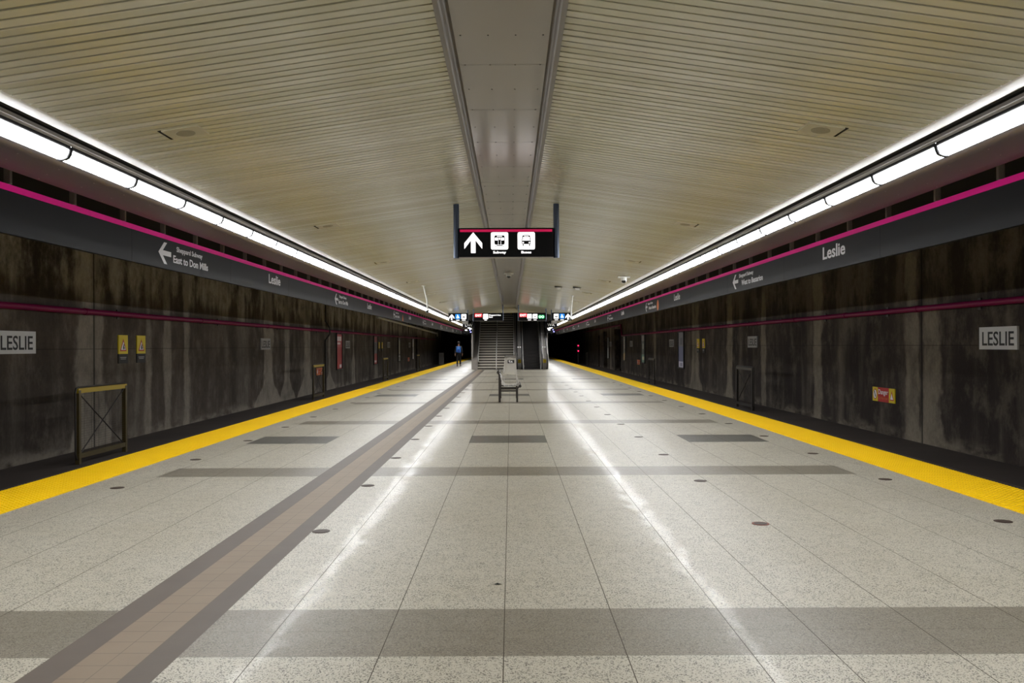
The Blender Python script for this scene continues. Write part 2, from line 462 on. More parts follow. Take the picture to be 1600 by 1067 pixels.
ORD = ['first', 'second', 'third', 'fourth', 'fifth', 'sixth', 'seventh', 'eighth', 'ninth', 'tenth', 'eleventh', 'twelfth',
       'thirteenth', 'fourteenth', 'fifteenth', 'sixteenth', 'seventeenth', 'eighteenth', 'nineteenth']
TENS = {2: 'twenty', 3: 'thirty', 4: 'forty', 5: 'fifty', 6: 'sixty', 7: 'seventy', 8: 'eighty'}
TENTH = {2: 'twentieth', 3: 'thirtieth', 4: 'fortieth', 5: 'fiftieth', 6: 'sixtieth', 7: 'seventieth', 8: 'eightieth'}
def nth(i):
    if i < 19: return ORD[i]
    k = i + 1
    return TENTH[k // 10] if k % 10 == 0 else TENS[k // 10] + '-' + ORD[k % 10 - 1]

Y0, Y1 = -12.0, 118.0
EDGE, STRIP = 5.27, 4.55

# ------------------------------------------------------------------ platform floor
xj = [-4.0, -3.4, -2.8, -1.19, -0.589, 0.014, 0.612, 1.22, 1.62, 2.21, 2.81, 3.41, 4.01]
yr = []                                     # (y0, y1, kind) slab rows
per = 12.2
y = 4.10 - per
while y < 110:
    a = y
    yr += [(a, a + .366, 1), (a + .366, a + .732, 1)]
    yr += [(a + .732 + .62 * k, a + .732 + .62 * (k + 1), 0) for k in range(8)]
    c = a + .732 + .62 * 8
    yr += [(c, c + .35, 1), (c + .35, c + .70, 1)]
    c += .70
    yr += [(c + .65 * k, c + .65 * (k + 1), 0) for k in range(4)]
    c += 2.6
    yr += [(c, c + .53, 2), (c + .53, c + 1.06, 2)]
    c += 1.06
    rem = a + per - c
    yr += [(c + rem / 4 * k, c + rem / 4 * (k + 1), 0) for k in range(4)]
    y += per
yr = [(max(a, Y0), min(b_, Y1), k) for a, b_, k in yr if b_ > Y0 and a < Y1]
xs = {-STRIP, STRIP, -4.05, 4.05, -2.85, 2.85, -2.178, -1.563, -0.6}
for x in xj: xs.update((x - .0025, x + .0025))
xs = sorted(xs)
fb = MB()
for a, b_, kind in yr:
    for x0, x1 in zip(xs, xs[1:]):
        xm = (x0 + x1) / 2
        if -2.178 < xm < -1.563: continue
        joint = (x1 - x0) < .008
        mi = 0
        if kind == 1 and abs(xm) < 4.05: mi = 1
        if kind == 2 and (2.8 < abs(xm) < 4.05 or -0.6 < xm < 0.62): mi = 2
        if joint: mi = 3
        jw = .002
        fb.quad((x0, a, 0), (x1, a, 0), (x1, b_ - jw, 0), (x0, b_ - jw, 0), mi)
        fb.quad((x0, b_ - jw, 0), (x1, b_ - jw, 0), (x1, b_, 0), (x0, b_, 0), 3 if (joint or mi) else 4)
# sides of the platform slab
for s in (-1, 1):
    fb.quad((s * EDGE, Y0, 0), (s * EDGE, Y1, 0), (s * EDGE, Y1, -1.15), (s * EDGE, Y0, -1.15), 5)
    fb.quad((s * STRIP, Y0, 0), (s * EDGE, Y0, 0), (s * EDGE, Y1, 0), (s * STRIP, Y1, 0), 5)
# paver strip
px = [-2.178, -2.010, -1.867, -1.716, -1.563]
y = Y0
k = 0
PEND = 53.0
while y < PEND:
    y2 = min(y + .16, PEND)
    for c in range(4):
        edge = c in (0, 3)
        mi = 7 if edge else 6
        j = 0 if (edge and k % 2) else .004
        g = .003
        fb.quad((px[c] + (g if c else 0), y, 0), (px[c + 1], y, 0), (px[c + 1], y2 - j, 0), (px[c] + (g if c else 0), y2 - j, 0), mi)
        if c: fb.quad((px[c], y, 0), (px[c] + g, y, 0), (px[c] + g, y2, 0), (px[c], y2, 0), 8)
        if j: fb.quad((px[c] + (g if c else 0), y2 - j, 0), (px[c + 1], y2 - j, 0), (px[c + 1], y2, 0), (px[c] + (g if c else 0), y2, 0), 8)
    y = y2; k += 1
fb.quad((px[0], PEND, 0), (px[4], PEND, 0), (px[4], Y1, 0), (px[0], Y1, 0), 0)
struct(fb.build('floor', [M['terrazzo'], M['terrazzo_dark'], M['terrazzo_block'], M['grout'], M['grout_faint'],
                          M['platform_side'], M['paver_tan'], M['paver_brown'], M['paver_joint']]))

# ------------------------------------------------------------------ tactile strips
for s, side in ((-1, 'left'), (1, 'right')):
    t = MB()
    y = Y0; k = 0
    while y < 112:
        y2 = min(y + 0.61 * 3, 112)
        t.box(min(s * STRIP, s * EDGE), max(s * STRIP, s * EDGE), y, y2 - .004, 0, .008)
        y = y2
    n = 8
    cs = [(math.cos(2 * PI * i / n), math.sin(2 * PI * i / n)) for i in range(n)]
    fs = [(i, (i + 1) % n, n + (i + 1) % n, n + i) for i in range(n)] + [tuple(range(n, 2 * n))]
    r = 0
    while 5.4 + r * .06 < 30:
        cy = 5.4 + r * .06
        for c in range(12):
            cx = s * (STRIP + .03 + c * .06)
            t.add([(cx + a * .021, cy + b_ * .021, .008) for a, b_ in cs] + [(cx + a * .013, cy + b_ * .013, .016) for a, b_ in cs], fs)
        r += 1
    o = t.build('tactile_strip', M['yellow'])
    tag(o, f'yellow domed tactile warning strip along the {side} platform edge', 'tactile strip', kind=None)

# ------------------------------------------------------------------ track troughs, ledges, walls
WX = 8.2
openings = {1: [(62.8, 66.4, 2.75), (71.5, 74.3, 2.7), (77.5, 78.6, 2.4)], -1: [(73.5, 75.0, 2.4)]}
for s, side in ((-1, 'left'), (1, 'right')):
    tb = MB()
    tb.box(min(s * EDGE, s * 7.05), max(s * EDGE, s * 7.05), Y0, 125, -1.25, -1.15)
    struct(tb.build('trackbed_' + side, M['track']))
    tb = MB()
    tb.box(min(s * 7.05, s * 8.6), max(s * 7.05, s * 8.6), Y0, 125, -1.25, -0.47)
    struct(tb.build('ledge_' + side, M['ledge']))
    wb = MB()
    y = Y0
    for a, c, zt in openings[s]:
        wb.box(min(s * WX, s * 8.6), max(s * WX, s * 8.6), y, a, -0.47, 4.1)
        wb.box(min(s * WX, s * 8.6), max(s * WX, s * 8.6), a, c, zt, 4.1)
        y = c
    wb.box(min(s * WX, s * 8.6), max(s * WX, s * 8.6), y, 101, -0.47, 4.1)
    wb.box(min(s * 9.2, s * 9.3), max(s * 9.2, s * 9.3), 60, 80, -0.47, 4.1)
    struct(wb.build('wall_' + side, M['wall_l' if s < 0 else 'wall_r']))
    sb = MB()
    sb.box(min(s * 4.55, s * 9.4), max(s * 4.55, s * 9.4), Y0, 125, 4.1, 4.2)
    struct(sb.build('ceiling_track_' + side, M['void']))
    sb = MB()
    sb.box(min(s * 7.4, s * 8.6), max(s * 7.4, s * 8.6), 101, 125, -0.47, 4.1)
    struct(sb.build('wall_tunnel_' + side, M['void']))
    rb = MB()
    for gx in (5.55, 6.98):
        for x0, x1, z0, z1 in ((gx - .07, gx + .07, -1.15, -1.13), (gx - .01, gx + .01, -1.13, -1.02), (gx - .035, gx + .035, -1.02, -0.98)):
            pass
    for gx in (5.50, 6.93):
        o = MB()
        for x0, x1, z0, z1 in ((gx - .07, gx + .07, -1.15, -1.13), (gx - .01, gx + .01, -1.13, -1.02), (gx - .035, gx + .035, -1.02, -0.98)):
            o.box(min(s * x0, s * x1), max(s * x0, s * x1), Y0, 120, z0, z1)
        ob = o.build('running_rail', M['rail'])
        tag(ob, f'steel running rail in the {side} track, on the side of the ' + ('platform' if gx < 6 else 'wall'), 'rail', 'running rails')
struct(MB().box(-9.4, 9.4, Y0 - .2, Y0, -1.25, 5).build('wall_back', M['wall_grey']))
struct(MB().box(-9.4, 9.4, 125, 125.2, -1.25, 5).build('wall_front', M['void']))

# ------------------------------------------------------------------ ceiling
CE = 50.0
ZC = 3.69                                  # virtual apex height
def zc(x): return ZC - 0.149 * abs(x)
for s, side in ((-1, 'left'), (1, 'right')):
    c = MB()
    x0, x1 = s * .40, s * 3.30
    p = .108
    y = Y0
    while y < CE:
        g = .021 if random.random() > .04 else .026
        a, b_ = y, min(y + p - g, CE); e = min(y + p, CE)
        h = .014
        P = lambda x, yy, dz: (x, yy, zc(x) + dz)
        c.quad(P(x0, a, 0), P(x1, a, 0), P(x1, b_, 0), P(x0, b_, 0), 0)
        c.quad(P(x0, b_, 0), P(x1, b_, 0), P(x1, b_, h), P(x0, b_, h), 0)
        c.quad(P(x0, b_, h), P(x1, b_, h), P(x1, e, h), P(x0, e, h), 1)
        c.quad(P(x0, e, h), P(x1, e, h), P(x1, e, 0), P(x0, e, 0), 0)
        y += p
    struct(c.build('ceiling_' + side, [M['slat'], M['groove']]))
    # bullnose, recess, reflector, soffit
    prof = [(s * 3.295, zc(3.3) + .01), (s * 3.296, 3.207), (s * 3.302, 3.202), (s * 3.33, 3.197), (s * 3.37, 3.194), (s * 3.41, 3.192), (s * 3.44, 3.192), (s * 3.452, 3.197)]
    struct(MB().extrude_y(prof, Y0, 88, 0, True).build('trim_1' if s < 0 else 'trim_2', M['bull']))
    struct(MB().extrude_y([(s * 3.445, 3.195), (s * 3.462, 3.183), (s * 3.468, 3.20), (s * 3.47, 3.36), (s * 3.61, 3.36), (s * 3.61, 3.235)], Y0, 88).build('trim_3' if s < 0 else 'trim_4', M['void']))
    struct(MB().extrude_y([(s * 3.61, 3.235), (s * 3.618, 3.212), (s * 3.626, 3.208), (s * 3.640, 3.192), (s * 3.66, 3.20)], Y0, 88)
           .build('trim_5' if s < 0 else 'trim_6', M['reflector']))
    sf = MB()
    sp = [(3.753, 3.09), (3.757, 3.079), (3.92, 3.080), (4.12, 3.092), (4.35, 3.112), (4.56, 3.138), (4.57, 3.17), (4.57, 4.1)]
    sf.extrude_y([(s * a, b_) for a, b_ in sp], Y0, 105, 0, True)
    y = 5.0
    while y < 45:
        for k, (xx, zz) in enumerate(((3.95, 3.083), (4.22, 3.103), (4.48, 3.129))):
            sf.bar((s * xx, y + (.3 if k == 1 else 0), zz + .01), (s * xx, y + (.3 if k == 1 else 0), zz - .004), .007, 6, 1)
        y += .6325
    struct(sf.build('trim_7' if s < 0 else 'trim_8', [M['soffit'], M['screw']]))
# backing above everything
struct(MB().box(-4.9, 4.9, Y0, CE, 3.95, 4.05).build('ceiling_slab', M['void']))
# centre trough
tr = MB()
for s in (-1, 1):
    prof = [(.42, 3.66), (.42, 3.612), (.385, 3.606), (.375, 3.62), (.372, 3.70), (.345, 3.745)]
    tr.extrude_y([(s * a, b_) for a, b_ in prof], Y0, CE, 1)
tr.quad((-.345, Y0, 3.745), (.345, Y0, 3.745), (.345, CE, 3.745), (-.345, CE, 3.745), 0)
y = 6.13 - .645 * 3
k = 0
while y < 40:
    for xx in (-.30, -.10, .10, .30):
        tr.bar((xx, y, 3.75), (xx, y, 3.740), .006, 6, 2)
    if k % 2 == 0: tr.box(-.345, .345, y - .0008, y + .0008, 3.7443, 3.746, 1)
    y += .645; k += 1
struct(tr.build('trim_9', [M['trough'], M['trough_lip'], M['screw_dark']]))

# ------------------------------------------------------------------ fluorescent panels
PIT = 1.265
def make_panel(s):
    root = empty('ceiling_light', (0, 0, 0))
    L = PIT
    lens = [(3.656, 3.166), (3.663, 3.135), (3.678, 3.108), (3.708, 3.093), (3.746, 3.087)]
    back = [(3.750, 3.20), (3.700, 3.22)]
    rim = [(3.647, 3.190), (3.6455, 3.165), (3.653, 3.130), (3.670, 3.098), (3.704, 3.082), (3.751, 3.075)]
    def prism(m, pr, y0, y1, smooth=False):
        n = len(pr)
        vs = [(s * a, y0, b_) for a, b_ in pr] + [(s * a, y1, b_) for a, b_ in pr]
        m.add(vs, [(t, (t + 1) % n, n + (t + 1) % n, n + t) for t in range(n)], 0, smooth)
        m.add(vs, [tuple(range(n))[::-1], tuple(range(n, 2 * n))])
    fr = MB()
    prism(fr, rim + back, 0, .022); prism(fr, rim + back, L - .022, L - .003)
    prism(fr, [(3.640, 3.192), (3.6455, 3.172), (3.656, 3.166), (3.66, 3.20)], .022, L - .022)
    prism(fr, [(3.746, 3.086), (3.746, 3.081), (3.753, 3.081), (3.756, 3.09)], .022, L - .022)
    fr.build('frame', M['frame'], root)
    df = MB(); prism(df, lens + back, .022, L - .022)
    for t in (2, 3): df.mi[t] = 1
    df.build('diffuser', [M['diffuser_side'], M['diffuser']], root)
    return root
NP = 0
for s, side in ((-1, 'left'), (1, 'right')):
    proto = make_panel(s); freeze(proto)
    y = 7.16 - PIT * 15; i = 0; first = True
    vis = 0; beh = 0
    while y < 86:
        o = proto if first else copy_tree(proto)
        first = False
        o.location = (0, y, 0)
        near = y + PIT > 6.2
        if near:
            tag(o, f'lit white fluorescent panel, {nth(vis)} nearest in the {side} ceiling row', 'ceiling light', f'fluorescent panels of the {side} row')
            vis += 1
        else:
            beh += 1
            tag(o, f'lit white fluorescent panel of the {side} row behind the viewer, {nth(beh - 1)} one', 'ceiling light', f'fluorescent panels of the {side} row')
        y += PIT

# ------------------------------------------------------------------ signage bands above the platform edges
BX = 4.75
def arrow_up(mb, cu, cv, h, w_, mi=0, d0=0.0, d1=0.002, rot=0):
    pts = [(0, .5), (.5, -.02), (.5, -.30), (.13, .12), (.13, -.5), (-.13, -.5), (-.13, .12), (-.5, -.30), (-.5, -.02)]
    c, s_ = math.cos(rot), math.sin(rot)
    out = []
    for a, b_ in pts:
        a *= w_; b_ *= h
        out.append((cu + a * c - b_ * s_, cv + a * s_ + b_ * c))
    # split into convex pieces
    quads = [(0, 1, 2, 3), (0, 6, 7, 8), (0, 3, 6), (3, 4, 5, 6)]
    for q_ in quads: mb.poly([out[i] for i in q_], d0, d1, mi)

for s, side in ((-1, 'left'), (1, 'right')):
    root = empty('signage_band', (s * BX, Y0, 1.5 + .230 * BX))
    tag(root, f'long charcoal station name band with magenta top stripe hanging above the {side} platform edge', 'sign band')
    fb = MB()
    y = 0.0
    x0, x1 = (-.06, 0) if s < 0 else (0, .06)
    seam = [13.6 - Y0 + (1.2 if s > 0 else 0)]
    L = 3.795
    while y < 105 - Y0:
        y2 = min(y + L, 105 - Y0)
        fb.box(x0, x1, y, y2 - .005, 0, .41)
        y = y2
    fb.build('panel', M['band'], root)
    st = MB().box(x0 - (0 if s < 0 else .006), x1 + (.006 if s < 0 else 0), 0, 105 - Y0, .412, .475)
    st.build('stripe', M['magenta'], root)
    y = 8.115 - 1.206 * 4 - Y0
    npost = 0
    while y < 104 - Y0 and npost < 80:
        MB().box(-.03, .03, y - .02, y + .02, .475, 1.50).build('hanger_post', M['steel_dark'], root)
        y += 1.206; npost += 1
    # lettering: local frame on the band's face
    u = (0, 1, 0) if s < 0 else (0, -1, 0)
    n = (1, 0, 0) if s < 0 else (-1, 0, 0)
    k = 0
    while True:
        yy = (16.86 if s < 0 else 11.88) + 11.6 * k - (11.6 if s < 0 else 0)
        if yy > 100: break
        ys = yy if s < 0 else yy + .86
        if yy > 4:
            text('lettering', 'Leslie', .185, M['white'], root, face_frame((0, ys - Y0, 0), u, n), 0, .18, 0, width=.85, bold=.022)
        k += 1
    k = 0
    while True:
        ys = (11.61 + 11.6 * k) if s < 0 else (17.88 + 11.6 * k)
        if ys > 102: break
        fr = face_frame((0, ys - Y0, 0), u, n)
        ab = MB()
        # thick arrow pointing left
        t = .07
        ab.poly([(-.03, .215), (.16, .365), (.26, .365), (.07, .215)]); ab.poly([(-.03, .215), (.07, .215), (.26, .065), (.16, .065)]); ab.poly([(.085, .18), (.40, .18), (.40, .25), (.085, .25), (.07, .215)])
        ab.build('arrow', M['white'], root, fr)
        text('lettering', 'Sheppard Subway', .075, M['white'], root, fr, .60 if s < 0 else .47, .28, 0, width=1.02, bold=.018)
        text('lettering', 'East to Don Mills' if s < 0 else 'West to Bessarion', .108, M['white'], root, fr, .48 if s < 0 else .65, .115, 0, width=1.38 if s < 0 else 1.45, bold=.022)
        if (s < 0 and k == 2) or (s > 0 and k == 1):
            ob = MB()
            if s < 0: ob.poly([(2.75, .03), (3.2, .03), (2.98, .33)])
            else: ob.disc2(2.45, .18, .17)
            ob.build('orange_mark', M['orange'], root, fr)
        k += 1

# ------------------------------------------------------------------ wall pipes
for s, side in ((-1, 'left'), (1, 'right')):
    px_ = s * (WX - .09)
    root = empty('wall_pipe', (px_, Y0, 2.19))
    tag(root, f'magenta painted pipe running the length of the {side} track wall', 'pipe')
    pm = MB()
    if s < 0: pm.bar((0, 0, 0), (0, 104, 0), .058, 10)
    else: pm.path([(0, 0, 0), (0, 61.5 - Y0, 0), (0, 61.9 - Y0, .78), (0, 98 - Y0, .78)], .058, 10)
    pm.build('pipe', M['pipe'], root)
    y = 10.2 if s < 0 else 9.6
    while y < (95 if s < 0 else 61):
        cp = MB().bar((0, y - Y0 - .06, 0), (0, y - Y0 + .06, 0), .068, 10)
        cp.build('coupling', M['pipe'], root)
        br = MB().box(min(0, s * .09), max(0, s * .09), y + 1.5 - Y0 - .02, y + 1.5 - Y0 + .02, -.02, .02).box(s * .08 - .012, s * .08 + .012, y + 1.5 - Y0 - .05, y + 1.5 - Y0 + .05, -.1, .1)
        br.build('bracket', M['gate_dark'], root)
        y += 6.1 if s < 0 else 3.6

# conduits on the left wall
r_ = MB().path([(-8.15, 37.6, 3.6), (-8.15, 37.6, 2.62), (-7.98, 37.7, 2.32), (-7.98, 37.7, 2.05), (-8.15, 37.6, 1.78), (-8.15, 37.6, -.47)], .035, 8)
tag(r_.build('conduit', M['gate_dark']), 'dark vertical conduit on the left track wall, bending around the pipe', 'conduit')
r_ = MB().path([(-7.9, 50.5, 3.25), (-7.9, 92, 2.85)], .09, 10).bar((-7.9, 92, 3.05), (-7.9, 92, 2.5), .06)
r_.bar((-7.9, 52.5, 3.2), (-7.9, 52.5, 4.09), .02).bar((-7.9, 72.0, 3.02), (-7.9, 72.0, 4.09), .02)
tag(r_.build('drain_pipe', M['white_paint']), 'pale sloping drain pipe high on the far left track wall', 'pipe')

# ------------------------------------------------------------------ guard frames beside the tracks
def make_gate(s, dark):
    root = empty('guard_frame', (0, 0, 0))
    a = M['gate_dark'] if dark else M['gate']
    L, H = 1.9, 1.33
    for yy in (.09, L - .09):
        MB().box(-.035, .035, yy - .035, yy + .035, 0, H - .08).build('post', a, root)
    MB().box(-.03, .03, .05, L - .05, H - .13, H - .05).build('top_rail', M['gate_dark'] if dark else M['gate_top'], root)
    MB().box(-.03, .03, .05, L - .05, .10, .18).build('bottom_rail', a, root)
    lp = MB()
    for yy, sg in ((.0, 1), (L, -1)):
        lp.path([(0, yy + sg * .1, H - .03), (0, yy + sg * .03, H - .05), (0, yy, H - .12), (0, yy, .18), (0, yy + sg * .03, .10), (0, yy + sg * .08, .08)], .016, 8)
    lp.bar((0, .1, H - .03), (0, L - .1, H - .03), .016)
    lp.build('outer_loop', M['gate_dark'], root)
    MB().bar((.012, .12, .17), (.012, L - .12, H - .12), .011, 6).build('cross_brace', M['gate_dark'], root)
    MB().bar((-.012, .12, H - .12), (-.012, L - .12, .17), .011, 6).build('cross_brace', M['gate_dark'], root)
    me = MB()
    z = .21
    while z < H - .14:
        me.bar((0, .12, z), (0, L - .12, z), .0022, 4); z += .042
    yy = .3
    while yy < L - .12:
        me.bar((0, yy, .18), (0, yy, H - .13), .002, 4); yy += .25
    me.build('mesh_panel', M['gate_dark'], root)
    return root
gl = [(14.2, 'nearest olive guard frame with crossed braces on the left track ledge', -1), (31.2, 'olive guard frame on the left ledge, beside the dark vertical conduit', -1),
      (48.4, 'small guard frame on the left ledge, third from the camera', -1), (65.8, 'tiny guard frame on the left ledge, farthest seen', -1),
      (25.1, 'nearest black guard frame with crossed braces on the right track ledge', 1), (42.3, 'dark guard frame on the right ledge, second from the camera', 1),
      (79.0, 'farthest dark guard frame on the right ledge', 1)]
pl, pr = make_gate(-1, False), make_gate(1, True)
freeze(None)
used = set()
for y, lab, s in gl:
    p = pl if s < 0 else pr
    o = p if s not in used else copy_tree(p)
    used.add(s)
    o.location = (s * 7.24, y, -.47)
    tag(o, lab, 'guard frame', 'guard frames on the track ledges')

# ------------------------------------------------------------------ wall signs
def wall_frame(s, y, z): return face_frame((s * (WX - .001), y, z), (0, 1, 0) if s < 0 else (0, -1, 0), (1, 0, 0) if s < 0 else (-1, 0, 0))
def wall_root(name, s, y, z):
    o = bpy.data.objects.new(name, None); COL.objects.link(o)
    o.matrix_world = wall_frame(s, y, z); o.empty_display_size = .1
    return o
def name_plate(s, yc, z, lab, small=False):
    r = wall_root('station_name_sign', s, yc, z)
    MB().rect(-.54, -.18, .54, .18, 0, .03).rect(-.55, -.19, .55, -.18, 0, .034).rect(-.55, .18, .55, .19, 0, .034).rect(-.55, -.18, -.54, .18, 0, .034).rect(.54, -.18, .55, .18, 0, .034).build(
        'plate', M['plate'] if not small else M['plate_dirty'], r)
    text('lettering', 'LESLIE', .24, M['ink'], r, None, 0, -.12, .031, width=.92, align='CENTER', bold=.012)
    tag(r, lab, 'sign', 'station name signs on the track walls')
names = ['nearest', 'second', 'third', 'fourth', 'fifth', 'sixth']
for s, side in ((-1, 'left'), (1, 'right')):
    for k in range(5):
        yc = 14.13 + 14.35 * k
        if k == 4: yc = 69.0
        if any(a - .6 < yc < c + .6 for a, c, _ in openings[s]): continue
        name_plate(s, yc, 1.59, f'grey plate reading LESLIE on the {side} track wall, {names[k]} along it', k > 0)

def warn_sign(s, yc, z, lab):
    r = wall_root('warning_sign', s, yc, z)
    MB().rect(-.215, -.30, .215, -.10, 0, .02).build('lower_plate', M['ink'], r)
    MB().rect(-.215, -.10, .215, .30, 0, .022).build('upper_plate', M['warn'], r)
    t = MB(); t.poly([(-.15, -.04), (.15, -.04), (0, .22)], .022, .024, 0); t.poly([(-.105, -.015), (.105, -.015), (0, .165)], .024, .026, 1)
    t.disc2(0.02, .085, .02, .026, .028, 2); t.poly([(-.03, 0), (.0, 0), (.03, .07), (-.01, .07)], .026, .028, 2)
    t.poly([(-.01, .06), (.02, .07), (.06, .02), (.045, .01)], .026, .028, 2); t.poly([(-.01, 0), (.05, 0), (.05, .015), (-.01, .015)], .026, .028, 2)
    t.build('pictogram', [M['red'], M['white'], M['ink']], r)
    MB().rect(-.14, -.185, .14, -.165, .02, .022).rect(-.12, -.215, .12, -.2, .02, .022).build('caption', M['plate_dirty'], r)
    tag(r, lab, 'warning sign', 'yellow warning signs on the track walls')
warn_sign(-1, 18.02, 1.46, 'yellow and black triangle warning sign on the left wall, nearer of the near pair')
warn_sign(-1, 18.90, 1.46, 'yellow and black triangle warning sign on the left wall, farther of the near pair')
warn_sign(-1, 53.2, 1.46, 'tiny yellow warning sign far along the left wall, nearer of the far pair')
warn_sign(-1, 54.4, 1.46, 'tiny yellow warning sign far along the left wall, farther of the far pair')
warn_sign(1, 35.75, 1.46, 'yellow and black warning sign on the right wall beside the pale streak, nearer of two')
warn_sign(1, 36.8, 1.46, 'yellow and black warning sign on the right wall beside the pale streak, farther of two')

def danger_sign(s, yc, z, lab, far=False):
    r = wall_root('danger_sign', s, yc, z)
    base = M['danger_orange'] if far else M['red']
    MB().rect(-.28, -.155, .27, .155, 0, .02).build('red_plate', base, r)
    p = MB().rect(-.55, -.155, -.28, .155, 0, .02, 0).rect(.27, -.155, .55, .155, 0, .02, 0)
    p.disc2(-.415, 0, .115, .02, .022, 1, ru=.10); p.disc2(-.415, 0, .095, .022, .024, 2, ru=.08)
    p.line2((-.44, .05), (-.385, -.06), .03, .024, .026, 3); p.disc2(-.44, .06, .018, .024, .026, 3)
    p.poly([(.31, -.10), (.51, -.10), (.41, .10)], .02, .022, 1); p.poly([(.345, -.08), (.475, -.08), (.41, .05)], .022, .024, 2)
    p.build('pictogram_plate', [M['warn'] if not far else base, M['red'], M['white'], M['ink']], r)
    if not far:
        text('lettering', 'Danger', .11, M['white'], r, None, -.005, .01, .021, width=.48, align='CENTER', bold=.01)
        text('lettering', 'Do Not Enter', .06, M['danger_orange'], r, None, -.005, -.10, .021, width=.46, align='CENTER', bold=.008)
    else:
        MB().rect(-.2, .02, .2, .09, .02, .022).rect(-.2, -.09, .2, -.04, .02, .022).build('lettering', M['red'], r)
    tag(r, lab, 'danger sign', 'danger signs low on the track walls')
danger_sign(1, 18.5, .39, 'red and yellow sign reading Danger low on the right track wall')
danger_sign(1, 54.0, .41, 'small orange danger sign low on the right wall, farther along', True)
danger_sign(-1, 36.5, .43, 'orange danger sign on the left wall, seen beside a guard frame', True)
danger_sign(-1, 68.4, .43, 'tiny pale danger sign far down the left track wall', True)

def poster(s, yc, z, colors, lab, h=1.66, wd=1.25):
    r = wall_root('poster', s, yc, z)
    f = MB(); t = .05
    f.rect(-wd / 2 - t, -h / 2 - t, wd / 2 + t, -h / 2, 0, .06).rect(-wd / 2 - t, h / 2, wd / 2 + t, h / 2 + t, 0, .06)
    f.rect(-wd / 2 - t, -h / 2, -wd / 2, h / 2, 0, .06).rect(wd / 2, -h / 2, wd / 2 + t, h / 2, 0, .06).rect(-wd / 2, -h / 2, wd / 2, h / 2, 0, .02)
    f.build('frame', M['dark'], r)
    p = MB(); mats = []
    for (a, c, col, x0, x1) in colors:
        mats.append(mat('poster ink', srgb(*col), .4))
        d = .020 + .002 * len(mats)
        p.rect(-wd / 2 + wd * x0, -h / 2 + h * a, -wd / 2 + wd * x1, -h / 2 + h * c, .02, d, len(mats) - 1)
    p.build('print', mats, r)
    tag(r, lab, 'poster', 'advertising posters on the track walls')
poster(-1, 40.7, 1.26, [(0, 1, (176, 34, 40), 0, 1), (.62, .98, (190, 80, 86), 0, 1), (.80, .93, (235, 220, 220), .1, .9), (.70, .76, (235, 220, 220), .15, .7), (.03, .12, (235, 225, 225), .55, .9)],
       'tall red poster with white lines at the top, nearest on the left track wall')
poster(-1, 51.6, 1.26, [(0, .38, (170, 36, 40), 0, 1), (.38, .80, (104, 98, 100), 0, 1), (.80, 1, (160, 52, 54), 0, 1), (.05, .13, (235, 220, 220), .2, .8), (.5, .75, (60, 60, 64), .3, .7)],
       'poster with red top, grey middle and red bottom on the left track wall')
poster(-1, 62.6, 1.26, [(0, .22, (200, 200, 204), 0, 1), (.22, 1, (88, 88, 88), 0, 1), (.3, .9, (190, 190, 186), .45, .75), (.03, .18, (40, 40, 44), .3, .7)],
       'grey poster with white foot, third on the left track wall')
poster(-1, 71.4, 1.26, [(0, 1, (212, 212, 216), 0, 1), (.3, .6, (120, 120, 130), .3, .7)],
       'mostly white poster, farthest on the left track wall')
poster(1, 40.4, 1.26, [(0, .17, (218, 218, 232), 0, 1), (.17, .6, (104, 112, 150), 0, 1), (.6, 1, (120, 120, 128), 0, 1), (.03, .13, (150, 150, 175), .3, .7), (.65, .85, (80, 84, 96), .3, .7)],
       'blue grey poster with white foot, nearest on the right track wall')
poster(1, 52.0, 1.26, [(0, .3, (120, 165, 150), 0, 1), (.3, .8, (96, 104, 98), 0, 1), (.8, 1, (150, 146, 140), 0, 1), (.1, .22, (220, 225, 200), .2, .8), (.5, .7, (190, 196, 190), .35, .65)],
       'green picture poster, second on the right track wall')
poster(1, 60.6, 1.26, [(0, .3, (196, 168, 128), 0, 1), (.3, 1, (140, 138, 134), 0, 1), (.5, .9, (190, 190, 188), .3, .7)],
       'beige and grey poster at the edge of the dark opening, right track wall')
poster(1, 70.5 + .15, 1.26, [(0, .5, (205, 212, 212), 0, 1), (.5, 1, (120, 124, 124), 0, 1)],
       'pale poster beyond the first dark opening, right track wall', wd=1.1)

